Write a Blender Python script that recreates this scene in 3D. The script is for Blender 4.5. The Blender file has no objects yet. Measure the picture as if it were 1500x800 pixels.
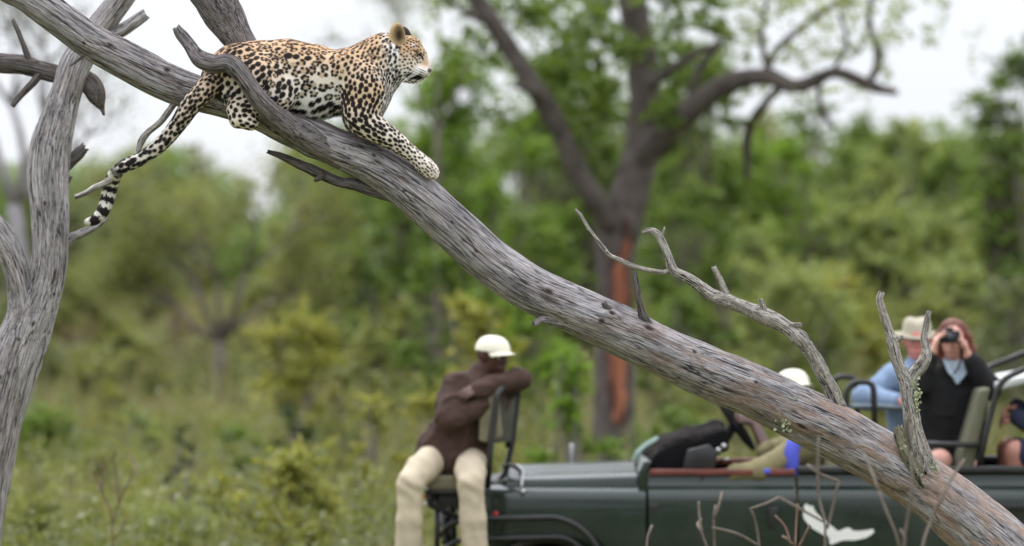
import bpy, bmesh, math, random
import numpy as np
from mathutils import Vector, kdtree

random.seed(7)
RNG = np.random.RandomState(11)
scene = bpy.context.scene
COL = scene.collection
R = math.radians

# ---------------------------------------------------------------- camera
CAM_H = 2.25
PITCH = math.atan(50 / 6400)
cam_d = bpy.data.cameras.new("camera")
cam_d.sensor_width = 36.0
cam_d.lens = 6400 / 1500 * 36.0
cam_d.clip_start = 0.1
cam_d.clip_end = 6000
cam_d.dof.use_dof = True
cam_d.dof.focus_distance = 19.9
cam_d.dof.aperture_fstop = 1.75
cam = bpy.data.objects.new("camera", cam_d)
COL.objects.link(cam)
cam.location = (0, 0, CAM_H)
cam.rotation_euler = (math.pi / 2 + PITCH, 0, 0)
scene.camera = cam

# ---------------------------------------------------------------- sky, sun, exposure
SUN_EL, SUN_ROT = R(58), R(-35)        # high behind thin cloud, beyond the tree
world = bpy.data.worlds.new("World")
scene.world = world
world.use_nodes = True
wn = world.node_tree
wn.nodes.clear()
w_out = wn.nodes.new("ShaderNodeOutputWorld")
w_bg = wn.nodes.new("ShaderNodeBackground")
w_sky = wn.nodes.new("ShaderNodeTexSky")
w_sky.sky_type = 'NISHITA'
w_sky.sun_disc = False
w_sky.sun_elevation = SUN_EL
w_sky.sun_rotation = SUN_ROT
w_tc = wn.nodes.new("ShaderNodeTexCoord")
w_no = wn.nodes.new("ShaderNodeTexNoise")
w_no.inputs["Scale"].default_value = 2.2
w_no.inputs["Detail"].default_value = 5
w_ramp = wn.nodes.new("ShaderNodeValToRGB")
w_ramp.color_ramp.elements[0].position = 0.3
w_ramp.color_ramp.elements[0].color = (8.6, 8.9, 9.7, 1)
w_ramp.color_ramp.elements[1].position = 0.7
w_ramp.color_ramp.elements[1].color = (11.0, 11.1, 11.6, 1)
w_mix = wn.nodes.new("ShaderNodeMix")
w_mix.data_type = 'RGBA'
w_mix.inputs["Factor"].default_value = 0.88
wn.links.new(w_tc.outputs["Generated"], w_no.inputs["Vector"])
wn.links.new(w_no.outputs["Fac"], w_ramp.inputs["Fac"])
wn.links.new(w_sky.outputs["Color"], w_mix.inputs["A"])
wn.links.new(w_ramp.outputs["Color"], w_mix.inputs["B"])
# an overcast sky is brighter overhead than at the horizon
w_sep = wn.nodes.new("ShaderNodeSeparateXYZ")
wn.links.new(w_tc.outputs["Generated"], w_sep.inputs[0])
w_mr = wn.nodes.new("ShaderNodeMapRange")
w_mr.inputs[1].default_value = 0.0; w_mr.inputs[2].default_value = 1.0
w_mr.inputs[3].default_value = 0.85; w_mr.inputs[4].default_value = 2.3
wn.links.new(w_sep.outputs[2], w_mr.inputs[0])
w_mul = wn.nodes.new("ShaderNodeMix"); w_mul.data_type = 'RGBA'; w_mul.blend_type = 'MULTIPLY'
w_mul.inputs["Factor"].default_value = 1.0
wn.links.new(w_mix.outputs["Result"], w_mul.inputs["A"]); wn.links.new(w_mr.outputs[0], w_mul.inputs["B"])
wn.links.new(w_mul.outputs["Result"], w_bg.inputs["Color"])
w_bg.inputs["Strength"].default_value = 0.1
wn.links.new(w_bg.outputs["Background"], w_out.inputs["Surface"])

sun_d = bpy.data.lights.new("sun", 'SUN')
sun_d.energy = 1.5
sun_d.angle = R(14)
sun_d.color = (1.0, 0.97, 0.92)
sun = bpy.data.objects.new("sun", sun_d)
COL.objects.link(sun)
_sd = Vector((math.sin(SUN_ROT) * math.cos(SUN_EL), math.cos(SUN_ROT) * math.cos(SUN_EL), math.sin(SUN_EL)))
sun.rotation_euler = (-_sd).to_track_quat('-Z', 'Y').to_euler()
sun.location = (0, 0, 30)

scene.view_settings.view_transform = 'Standard'
scene.view_settings.look = 'None'
scene.view_settings.exposure = 0.25
scene.view_settings.gamma = 1.0
scene.render.engine = 'CYCLES'
scene.cycles.use_denoising = True
scene.cycles.max_bounces = 6
scene.cycles.diffuse_bounces = 4
scene.cycles.transmission_bounces = 4
scene.cycles.transparent_max_bounces = 4
scene.cycles.caustics_reflective = False
scene.cycles.caustics_refractive = False

# ---------------------------------------------------------------- helpers: picture plane -> place
FWD = np.array((0, math.cos(PITCH), math.sin(PITCH)))
UPV = np.array((0, -math.sin(PITCH), math.cos(PITCH)))
RGT = np.array((1.0, 0, 0))
CAMP = np.array((0, 0, CAM_H))

def PX(D):
    """a plane at distance D from the camera, measured in photograph pixels; dy in metres beyond it"""
    s = 6400.0 / D
    def f(px, py, dy=0.0):
        return CAMP + FWD * (D + dy) + RGT * ((px - 750) / s) + UPV * ((400 - py) / s)
    f.s = s
    return f

def terrain(x, y):
    x = np.asarray(x, float); y = np.asarray(y, float)
    t = np.clip((y - 27) / (100 - 27), 0, 1)
    z = 2.0 * t * t * (3 - 2 * t) * np.where(y > 27, 1, 0)
    return z + 0.05 * np.sin(x * .7 + y * .31) * np.clip((y - 30) / 10, 0, 1)

def srgb(r, g, b):
    f = lambda c: (c / 255 / 12.92) if c / 255 <= 0.04045 else ((c / 255 + 0.055) / 1.055) ** 2.4
    return (f(r), f(g), f(b), 1.0)

# ---------------------------------------------------------------- numpy noise
def _hash(ix, iy, iz, seed):
    h = (ix.astype(np.uint32) * np.uint32(374761393) + iy.astype(np.uint32) * np.uint32(668265263)
         + iz.astype(np.uint32) * np.uint32(2147483647) + np.uint32((seed * 974634777 + 12345) & 0xffffffff))
    h = (h ^ (h >> np.uint32(13))) * np.uint32(1274126177)
    h = (h ^ (h >> np.uint32(15))) * np.uint32(2246822519)
    return ((h ^ (h >> np.uint32(16))) & np.uint32(0xffffff)).astype(np.float64) / float(0xffffff)

def vnoise(P, seed=0):
    P = np.asarray(P, float)
    i = np.floor(P).astype(np.int64)
    f = P - i
    u = f * f * (3 - 2 * f)
    out = 0
    for dx in (0, 1):
        wx = u[:, 0] if dx else 1 - u[:, 0]
        for dy in (0, 1):
            wy = u[:, 1] if dy else 1 - u[:, 1]
            for dz in (0, 1):
                wz = u[:, 2] if dz else 1 - u[:, 2]
                out = out + wx * wy * wz * _hash(i[:, 0] + dx, i[:, 1] + dy, i[:, 2] + dz, seed)
    return out * 2 - 1

def fbm(P, seed=0, octv=4, gain=.5):
    a, s, o = 1.0, 0.0, 0.0
    P = np.asarray(P, float)
    for k in range(octv):
        o = o + a * vnoise(P, seed + k)
        s += a
        a *= gain
        P = P * 2.03
    return o / s

# ---------------------------------------------------------------- helpers: objects
ORG = {}

def mesh_data(name, V, F, mat=None, smooth=True, attrs=None, mats=None, midx=None):
    me = bpy.data.meshes.new(name)
    V = np.asarray(V, np.float32)
    if isinstance(F, np.ndarray):
        n, k = F.shape
        me.vertices.add(len(V)); me.vertices.foreach_set("co", V.ravel())
        me.loops.add(n * k); me.loops.foreach_set("vertex_index", F.astype(np.int32).ravel())
        me.polygons.add(n); me.polygons.foreach_set("loop_start", np.arange(0, n * k, k, dtype=np.int32))
        me.update(calc_edges=True)
        me.validate()
    else:
        me.from_pydata(V.tolist(), [], [tuple(int(i) for i in f) for f in F])
        me.update()
    if smooth:
        me.polygons.foreach_set("use_smooth", np.ones(len(me.polygons), dtype=bool))
    for an, (ty, data) in (attrs or {}).items():
        at = me.attributes.new(an, ty, 'POINT')
        key = {'FLOAT_COLOR': 'color', 'FLOAT_VECTOR': 'vector', 'FLOAT': 'value'}[ty]
        at.data.foreach_set(key, np.asarray(data, np.float32).ravel())
    for m in (mats or ([mat] if mat else [])):
        me.materials.append(m)
    if midx is not None:
        me.polygons.foreach_set("material_index", np.asarray(midx, np.int32))
    return me

def tag(o, label=None, cat=None, group=None, kind=None):
    for k, v in (("label", label), ("category", cat), ("group", group), ("kind", kind)):
        if v:
            o[k] = v
    return o

def thing(name, loc, label, cat, group=None):
    o = bpy.data.objects.new(name, None)
    o.empty_display_size = 0.1
    COL.objects.link(o)
    o.location = tuple(loc)
    ORG[o.name] = np.array(loc, float)
    return tag(o, label, cat, group)

def obj(name, V, F, mat=None, parent=None, **kw):
    """one mesh object; V in world coordinates, stored relative to its thing"""
    org = ORG[parent.name] if parent is not None else kw.pop("org", np.zeros(3))
    kw.pop("org", None)
    me = mesh_data(name, np.asarray(V, float) - org, F, mat, **kw)
    o = bpy.data.objects.new(name, me)
    COL.objects.link(o)
    if parent is not None:
        o.parent = parent
    else:
        o.location = tuple(org)
    ORG[o.name] = org
    return o

class MB:
    """collects polygon soup"""
    def __init__(self):
        self.V, self.F, self.n = [], [], 0
    def add(self, V, F):
        self.V.append(np.asarray(V, float))
        self.F += [tuple(int(i) + self.n for i in f) for f in F]
        self.n += len(V)
        return self
    def obj(self, name, mat, parent=None, **kw):
        return obj(name, np.vstack(self.V), self.F, mat, parent, **kw)

# ---------------------------------------------------------------- tubes and limbs
def catmull(P, step):
    P = np.asarray(P, float)
    if len(P) == 2:
        n = max(2, int(np.linalg.norm(P[1][:3] - P[0][:3]) / step) + 1)
        t = np.linspace(0, 1, n)[:, None]
        return P[0] * (1 - t) + P[1] * t
    E = np.vstack([2 * P[0] - P[1], P, 2 * P[-1] - P[-2]])
    out = []
    for i in range(1, len(E) - 2):
        p0, p1, p2, p3 = E[i - 1], E[i], E[i + 1], E[i + 2]
        n = max(1, int(round(np.linalg.norm(p2[:3] - p1[:3]) / step)))
        t = (np.arange(n) / n)[:, None]
        out.append(0.5 * (2 * p1 + (p2 - p0) * t + (2 * p0 - 5 * p1 + 4 * p2 - p3) * t ** 2 + (3 * p1 - p0 - 3 * p2 + p3) * t ** 3))
    out.append(E[-2][None])
    return np.vstack(out)

def frames(C):
    T = np.gradient(C, axis=0)
    T /= np.linalg.norm(T, axis=1)[:, None] + 1e-12
    ref = np.array((0, 1.0, 0)) if abs(T[0][1]) < .9 else np.array((1.0, 0, 0))
    N = np.zeros_like(C)
    n = ref - T[0] * ref.dot(T[0]); n /= np.linalg.norm(n)
    for i in range(len(C)):
        n = n - T[i] * n.dot(T[i]); n /= np.linalg.norm(n)
        N[i] = n
    return T, N, np.cross(T, N)

def tube(C, r, sides=8, cap=True):
    C = np.asarray(C, float)
    r = np.broadcast_to(np.asarray(r, float), (len(C),))
    T, N, B = frames(C)
    a = np.arange(sides) / sides * 2 * np.pi
    V = C[:, None] + r[:, None, None] * (np.cos(a)[None, :, None] * N[:, None] + np.sin(a)[None, :, None] * B[:, None])
    V = V.reshape(-1, 3)
    m = len(C)
    i = np.arange(m - 1)[:, None] * sides
    j = np.arange(sides)[None]
    F = np.stack([i + j, i + (j + 1) % sides, i + sides + (j + 1) % sides, i + sides + j], -1).reshape(-1, 4)
    F = [tuple(f) for f in F]
    if cap:
        F.append(tuple(range(sides))[::-1])
        F.append(tuple(range((m - 1) * sides, m * sides)))
    return V, F

def pipe(pts, r, step=.03, sides=10):
    C = catmull(np.asarray(pts, float), step)
    return tube(C, r, sides)

def fillet(pts, rad, n=5):
    """polyline with rounded corners"""
    pts = [np.asarray(p, float) for p in pts]
    out = [pts[0]]
    for i in range(1, len(pts) - 1):
        a, b, c = pts[i - 1], pts[i], pts[i + 1]
        u, v = a - b, c - b
        d = min(rad, np.linalg.norm(u) * .45, np.linalg.norm(v) * .45)
        p, q = b + u / np.linalg.norm(u) * d, b + v / np.linalg.norm(v) * d
        for t in np.linspace(0, 1, n):
            out.append((1 - t) ** 2 * p + 2 * t * (1 - t) * b + t * t * q)
    out.append(pts[-1])
    return np.array(out)

def bar(pts, r, rad=.08, sides=10):
    return tube(fillet(pts, rad), r, sides)

def limb(P, rad, step=.012, sides=40, lump=.06, crack=.004, seed=0, knots=(), taper_tip=True, ragged=True, twist=.5, grainf=70):
    """a weathered wooden limb: P centre points (world), rad radii; returns V, F, attrs"""
    Q = catmull(np.column_stack([np.asarray(P, float), np.asarray(rad, float)]), step)
    C, r = Q[:, :3], np.maximum(Q[:, 3], .0015)
    T, N, B = frames(C)
    s = np.concatenate([[0], np.cumsum(np.linalg.norm(np.diff(C, axis=0), axis=1))])
    a = np.arange(sides) / sides * 2 * np.pi
    m = len(C)
    A, S = np.meshgrid(a, s)
    RR = np.repeat(r[:, None], sides, 1)
    tw = A + twist * S
    rm = float(np.mean(r))
    low = fbm(np.column_stack([(np.cos(A) * 1.3).ravel(), (np.sin(A) * 1.3).ravel(), (S / max(rm, .01) * .28).ravel()]), seed, 3).reshape(A.shape)
    gx, gy = np.cos(tw) * RR, np.sin(tw) * RR
    g1 = fbm(np.column_stack([(gx * grainf).ravel(), (gy * grainf).ravel(), (S * 4.).ravel()]), seed + 9, 3).reshape(A.shape)
    g2 = vnoise(np.column_stack([(gx * grainf * .45).ravel(), (gy * grainf * .45).ravel(), (S * 1.5).ravel()]), seed + 21).reshape(A.shape)
    patch = np.clip(.25 + 1.3 * vnoise(np.column_stack([(np.cos(A) * 1.6).ravel(), (np.sin(A) * 1.6).ravel(), (S * 2.6).ravel()]), seed + 51).reshape(A.shape), 0, 1)
    ridge = np.clip(1 - np.abs(g2) * 7.0, 0, 1) ** 1.3 * (.25 + .75 * patch)
    mid_ = vnoise(np.column_stack([(np.cos(A) * 2.2).ravel(), (np.sin(A) * 2.2).ravel(), (S / max(rm, .01) * .95).ravel()]), seed + 41).reshape(A.shape)
    rad_ = RR * (1 + lump * low + lump * .5 * mid_) + crack * .55 * g1 - crack * 1.6 * ridge
    streak = np.clip(.5 + .5 * g1, 0, 1) * (1 - .75 * ridge)
    mark = np.zeros_like(A)
    for (ks, ka, kw, kl, kh) in knots:      # along metres, angle, half-width, half-length, height
        da = (A - ka + np.pi) % (2 * np.pi) - np.pi
        q = np.sqrt((da * RR / kw) ** 2 + ((S - ks) / kl) ** 2)
        rad_ += kh * np.exp(-q ** 2 * 1.2) - abs(kh) * .9 * np.exp(-(q * 2.6) ** 2)
        mark = np.maximum(mark, np.clip(1.15 - q * 1.5, 0, 1))
    V = C[:, None] + rad_[..., None] * (np.cos(A)[..., None] * N[:, None] + np.sin(A)[..., None] * B[:, None])
    if ragged:     # torn, uneven ends
        for e, sg in ((0, -1), (m - 1, 1)):
            V[e] += sg * T[e] * (r[e] * .8 * (vnoise(np.column_stack([np.cos(a) * 3, np.sin(a) * 3, a * 0]), seed + 5)))[:, None]
    V = V.reshape(-1, 3)
    i = np.arange(m - 1)[:, None] * sides
    j = np.arange(sides)[None]
    F = np.stack([i + j, i + (j + 1) % sides, i + sides + (j + 1) % sides, i + sides + j], -1).reshape(-1, 4)
    V = np.vstack([V, C[0] + T[0] * r[0] * .15, C[-1] - T[-1] * r[-1] * .15])
    n0 = m * sides
    F0 = np.array([(n0, (k + 1) % sides, k, k) for k in range(sides)])
    F1 = np.array([(n0 + 1, (m - 1) * sides + k, (m - 1) * sides + (k + 1) % sides, (m - 1) * sides + (k + 1) % sides) for k in range(sides)])
    Fl = [tuple(f) for f in F] + [tuple(f[:3]) for f in F0] + [tuple(f[:3]) for f in F1]
    rest = np.stack([gx, gy, S], -1).reshape(-1, 3)
    rest = np.vstack([rest, [0, 0, 0], [0, 0, s[-1]]])
    st = np.concatenate([streak.ravel(), [.2, .2]])
    mk = np.concatenate([mark.ravel(), [1, 1]])
    return V, Fl, {"rest": ('FLOAT_VECTOR', rest), "streak": ('FLOAT', st), "mark": ('FLOAT', mk)}

def merge_limbs(parts):
    V, F, n = [], [], 0
    at = {}
    for v, f, a in parts:
        V.append(v); F += [tuple(i + n for i in q) for q in f]; n += len(v)
        for k, (ty, d) in a.items():
            at.setdefault(k, (ty, []))[1].append(np.asarray(d))
    return np.vstack(V), F, {k: (ty, np.concatenate(d)) for k, (ty, d) in at.items()}

# ---------------------------------------------------------------- distance fields -> one continuous skin
class Field:
    def __init__(self, lo, hi, h):
        self.lo, self.h = np.asarray(lo, float), h
        self.n = np.ceil((np.asarray(hi, float) - self.lo) / h).astype(int) + 1
        self.f = np.full(self.n, .2, np.float32)
    def _sub(self, lo, hi, pad):
        a = np.maximum(np.floor((lo - pad - self.lo) / self.h).astype(int), 0)
        b = np.minimum(np.ceil((hi + pad - self.lo) / self.h).astype(int) + 1, self.n)
        if np.any(b <= a):
            return None, None
        g = [self.lo[k] + np.arange(a[k], b[k]) * self.h for k in range(3)]
        return tuple(slice(a[k], b[k]) for k in range(3)), np.meshgrid(*g, indexing='ij', sparse=True)
    def _mix(self, sl, d, k):
        f = self.f[sl]
        if k <= 0:
            self.f[sl] = np.minimum(f, d); return
        h = np.clip(.5 + .5 * (d - f) / k, 0, 1)
        self.f[sl] = d + (f - d) * h - k * h * (1 - h)
    def cone(self, a, b, ra, rb=None, k=.02, sy=1.0):
        rb = ra if rb is None else rb
        a, b = np.asarray(a, float), np.asarray(b, float)
        m = max(ra, rb) * max(1, 1 / sy)
        sl, G = self._sub(np.minimum(a, b) - m, np.maximum(a, b) + m, k + 3 * self.h)
        if sl is None: return self
        ab = b - a
        L2 = (ab ** 2).sum() + 1e-12
        t = np.clip(((G[0] - a[0]) * ab[0] + (G[1] - a[1]) * ab[1] + (G[2] - a[2]) * ab[2]) / L2, 0, 1)
        d = np.sqrt((G[0] - a[0] - t * ab[0]) ** 2 + ((G[1] - a[1] - t * ab[1]) * sy) ** 2 + (G[2] - a[2] - t * ab[2]) ** 2) - (ra + (rb - ra) * t)
        self._mix(sl, d.astype(np.float32), k); return self
    def chain(self, pts, k=.02, sy=1.0):
        for (a, ra), (b, rb) in zip(pts[:-1], pts[1:]):
            self.cone(a, b, ra, rb, k, sy)
        return self
    def _ell(self, c, r, rot, G):
        q = [G[0] - c[0], G[1] - c[1], G[2] - c[2]]
        if rot:      # about the depth axis
            cs, sn = math.cos(rot), math.sin(rot)
            q = [q[0] * cs + q[2] * sn, q[1], -q[0] * sn + q[2] * cs]
        k0 = np.sqrt((q[0] / r[0]) ** 2 + (q[1] / r[1]) ** 2 + (q[2] / r[2]) ** 2)
        k1 = np.sqrt((q[0] / r[0] ** 2) ** 2 + (q[1] / r[1] ** 2) ** 2 + (q[2] / r[2] ** 2) ** 2) + 1e-9
        return k0 * (k0 - 1) / k1
    def ball(self, c, r, k=.02, rot=0):
        c = np.asarray(c, float)
        r = np.broadcast_to(np.asarray(r, float), (3,))
        m = r if not rot else np.array((max(r[0], r[2]), r[1], max(r[0], r[2])))
        sl, G = self._sub(c - m, c + m, k + 3 * self.h)
        if sl is None: return self
        self._mix(sl, self._ell(c, r, rot, G).astype(np.float32), k); return self
    def dig(self, c, r, k=.006, rot=0):
        c = np.asarray(c, float)
        r = np.broadcast_to(np.asarray(r, float), (3,))
        m = r if not rot else np.array((max(r[0], r[2]), r[1], max(r[0], r[2])))
        sl, G = self._sub(c - m, c + m, k + 3 * self.h)
        if sl is None: return self
        d = -self._ell(c, r, rot, G).astype(np.float32)
        f = self.f[sl]
        h = np.clip(.5 - .5 * (d - f) / k, 0, 1)
        self.f[sl] = d + (f - d) * h + k * h * (1 - h); return self
    def mesh(self, relax=1):
        f, n = self.f, self.n
        s = f < 0
        c = np.zeros(n - 1, np.int8)
        for dx in (0, 1):
            for dy in (0, 1):
                for dz in (0, 1):
                    c += s[dx:n[0] - 1 + dx, dy:n[1] - 1 + dy, dz:n[2] - 1 + dz]
        I = np.argwhere((c > 0) & (c < 8))
        idx = np.full(n - 1, -1, np.int64)
        idx[I[:, 0], I[:, 1], I[:, 2]] = np.arange(len(I))
        acc = np.zeros((len(I), 3)); cnt = np.zeros(len(I))
        cor = [(x, y, z) for x in (0, 1) for y in (0, 1) for z in (0, 1)]
        val = {q: f[I[:, 0] + q[0], I[:, 1] + q[1], I[:, 2] + q[2]].astype(float) for q in cor}
        for ax in range(3):
            for q in cor:
                if q[ax]: continue
                p = list(q); p[ax] = 1; p = tuple(p)
                v0, v1 = val[q], val[p]
                x = (v0 < 0) != (v1 < 0)
                t = np.where(x, v0 / np.where(x, v0 - v1, 1), 0)
                w = np.array(q, float)[None] + 0 * acc
                w[:, ax] += t
                acc += w * x[:, None]; cnt += x
        V = self.lo + (I + acc / cnt[:, None]) * self.h
        quads = []
        for ax in range(3):
            u, w = (ax + 1) % 3, (ax + 2) % 3
            A = [slice(None)] * 3; A[ax] = slice(0, n[ax] - 1)
            Bq = [slice(None)] * 3; Bq[ax] = slice(1, n[ax])
            e = np.argwhere(s[tuple(A)] != s[tuple(Bq)])
            e = e[(e[:, u] > 0) & (e[:, w] > 0) & (e[:, u] < n[u] - 1) & (e[:, w] < n[w] - 1)]
            ins = s[e[:, 0], e[:, 1], e[:, 2]]
            q = []
            for du, dw in ((-1, -1), (0, -1), (0, 0), (-1, 0)):
                cc = e.copy(); cc[:, u] += du; cc[:, w] += dw
                q.append(idx[cc[:, 0], cc[:, 1], cc[:, 2]])
            q = np.stack(q, 1)
            q[~ins] = q[~ins][:, ::-1]
            quads.append(q)
        F = np.vstack(quads)
        F = F[(F >= 0).all(1)]
        for _ in range(relax):
            S = np.zeros_like(V); nn = np.zeros(len(V))
            for k in range(4):
                a, b = F[:, k], F[:, (k + 1) % 4]
                for ax in range(3):
                    S[:, ax] += np.bincount(a, V[b, ax], len(V)) + np.bincount(b, V[a, ax], len(V))
                nn += np.bincount(a, minlength=len(V)) + np.bincount(b, minlength=len(V))
            V = V * .45 + .55 * S / np.maximum(nn, 1)[:, None]
        return V, F

def normals(V, F):
    n = np.cross(V[F[:, 2]] - V[F[:, 0]], V[F[:, 3]] - V[F[:, 1]])
    N = np.zeros_like(V)
    for k in range(4):
        for ax in range(3):
            N[:, ax] += np.bincount(F[:, k], n[:, ax], len(V))
    return N / (np.linalg.norm(N, axis=1)[:, None] + 1e-12)

# ---------------------------------------------------------------- materials
def nodes_of(name):
    m = bpy.data.materials.new(name)
    m.use_nodes = True
    nt = m.node_tree
    b = nt.nodes["Principled BSDF"]
    return m, nt, b

def N_(nt, ty, **kw):
    n = nt.nodes.new(ty)
    for k, v in kw.items():
        if k in n.inputs.keys() if isinstance(k, str) else False:
            n.inputs[k].default_value = v
        else:
            setattr(n, k, v)
    return n

def ramp(nt, stops):
    n = nt.nodes.new("ShaderNodeValToRGB")
    e = n.color_ramp.elements
    while len(e) < len(stops): e.new(.5)
    for el, (p, c) in zip(e, stops):
        el.position = p; el.color = c
    return n

def noise(nt, vec, scale, detail=4, rough=.55):
    n = nt.nodes.new("ShaderNodeTexNoise")
    n.inputs["Scale"].default_value = scale
    n.inputs["Detail"].default_value = detail
    n.inputs["Roughness"].default_value = rough
    if vec is not None: nt.links.new(vec, n.inputs["Vector"])
    return n

def mixc(nt, fac, a, b, blend='MIX'):
    n = nt.nodes.new("ShaderNodeMix")
    n.data_type = 'RGBA'; n.blend_type = blend
    for s, v in (("Factor", fac), ("A", a), ("B", b)):
        if hasattr(v, "links") or isinstance(v, bpy.types.NodeSocket): nt.links.new(v, n.inputs[s])
        else: n.inputs[s].default_value = v
    return n.outputs["Result"]

def bump(nt, h, strength, dist, b):
    n = nt.nodes.new("ShaderNodeBump")
    n.inputs["Strength"].default_value = strength
    n.inputs["Distance"].default_value = dist
    nt.links.new(h, n.inputs["Height"])
    nt.links.new(n.outputs["Normal"], b.inputs["Normal"])

def mat_plain(name, col, rough=.6, var=.25, scale=8, bmp=0.0, bscale=60, metal=0.0, coat=0.0, spec=.5, dust=None):
    """a colour with uneven wear and fine relief"""
    m, nt, b = nodes_of(name)
    tc = nt.nodes.new("ShaderNodeTexCoord")
    n = noise(nt, tc.outputs["Object"], scale, 5)
    c = np.array(col[:3])
    lo, hi = tuple(c * (1 - var)) + (1,), tuple(np.minimum(c * (1 + var), 1)) + (1,)
    rp = ramp(nt, [(.3, lo), (.7, hi)])
    nt.links.new(n.outputs["Fac"], rp.inputs["Fac"])
    out = rp.outputs["Color"]
    if dust:
        dcol, amt, dsc = dust
        n2 = noise(nt, tc.outputs["Object"], dsc, 6, .65)
        r2 = ramp(nt, [(.45, (0, 0, 0, 1)), (.75, (amt, amt, amt, 1))])
        nt.links.new(n2.outputs["Fac"], r2.inputs["Fac"])
        out = mixc(nt, r2.outputs["Color"], out, dcol)
        rr = ramp(nt, [(.4, (rough,) * 3 + (1,)), (.8, (min(1, rough + .35),) * 3 + (1,))])
        nt.links.new(n2.outputs["Fac"], rr.inputs["Fac"])
        nt.links.new(rr.outputs["Color"], b.inputs["Roughness"])
    else:
        b.inputs["Roughness"].default_value = rough
    nt.links.new(out, b.inputs["Base Color"])
    b.inputs["Metallic"].default_value = metal
    b.inputs["Coat Weight"].default_value = coat
    b.inputs["Specular IOR Level"].default_value = spec
    if bmp:
        n3 = noise(nt, tc.outputs["Object"], bscale, 4)
        bump(nt, n3.outputs["Fac"], bmp, .01, b)
    return m

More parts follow.
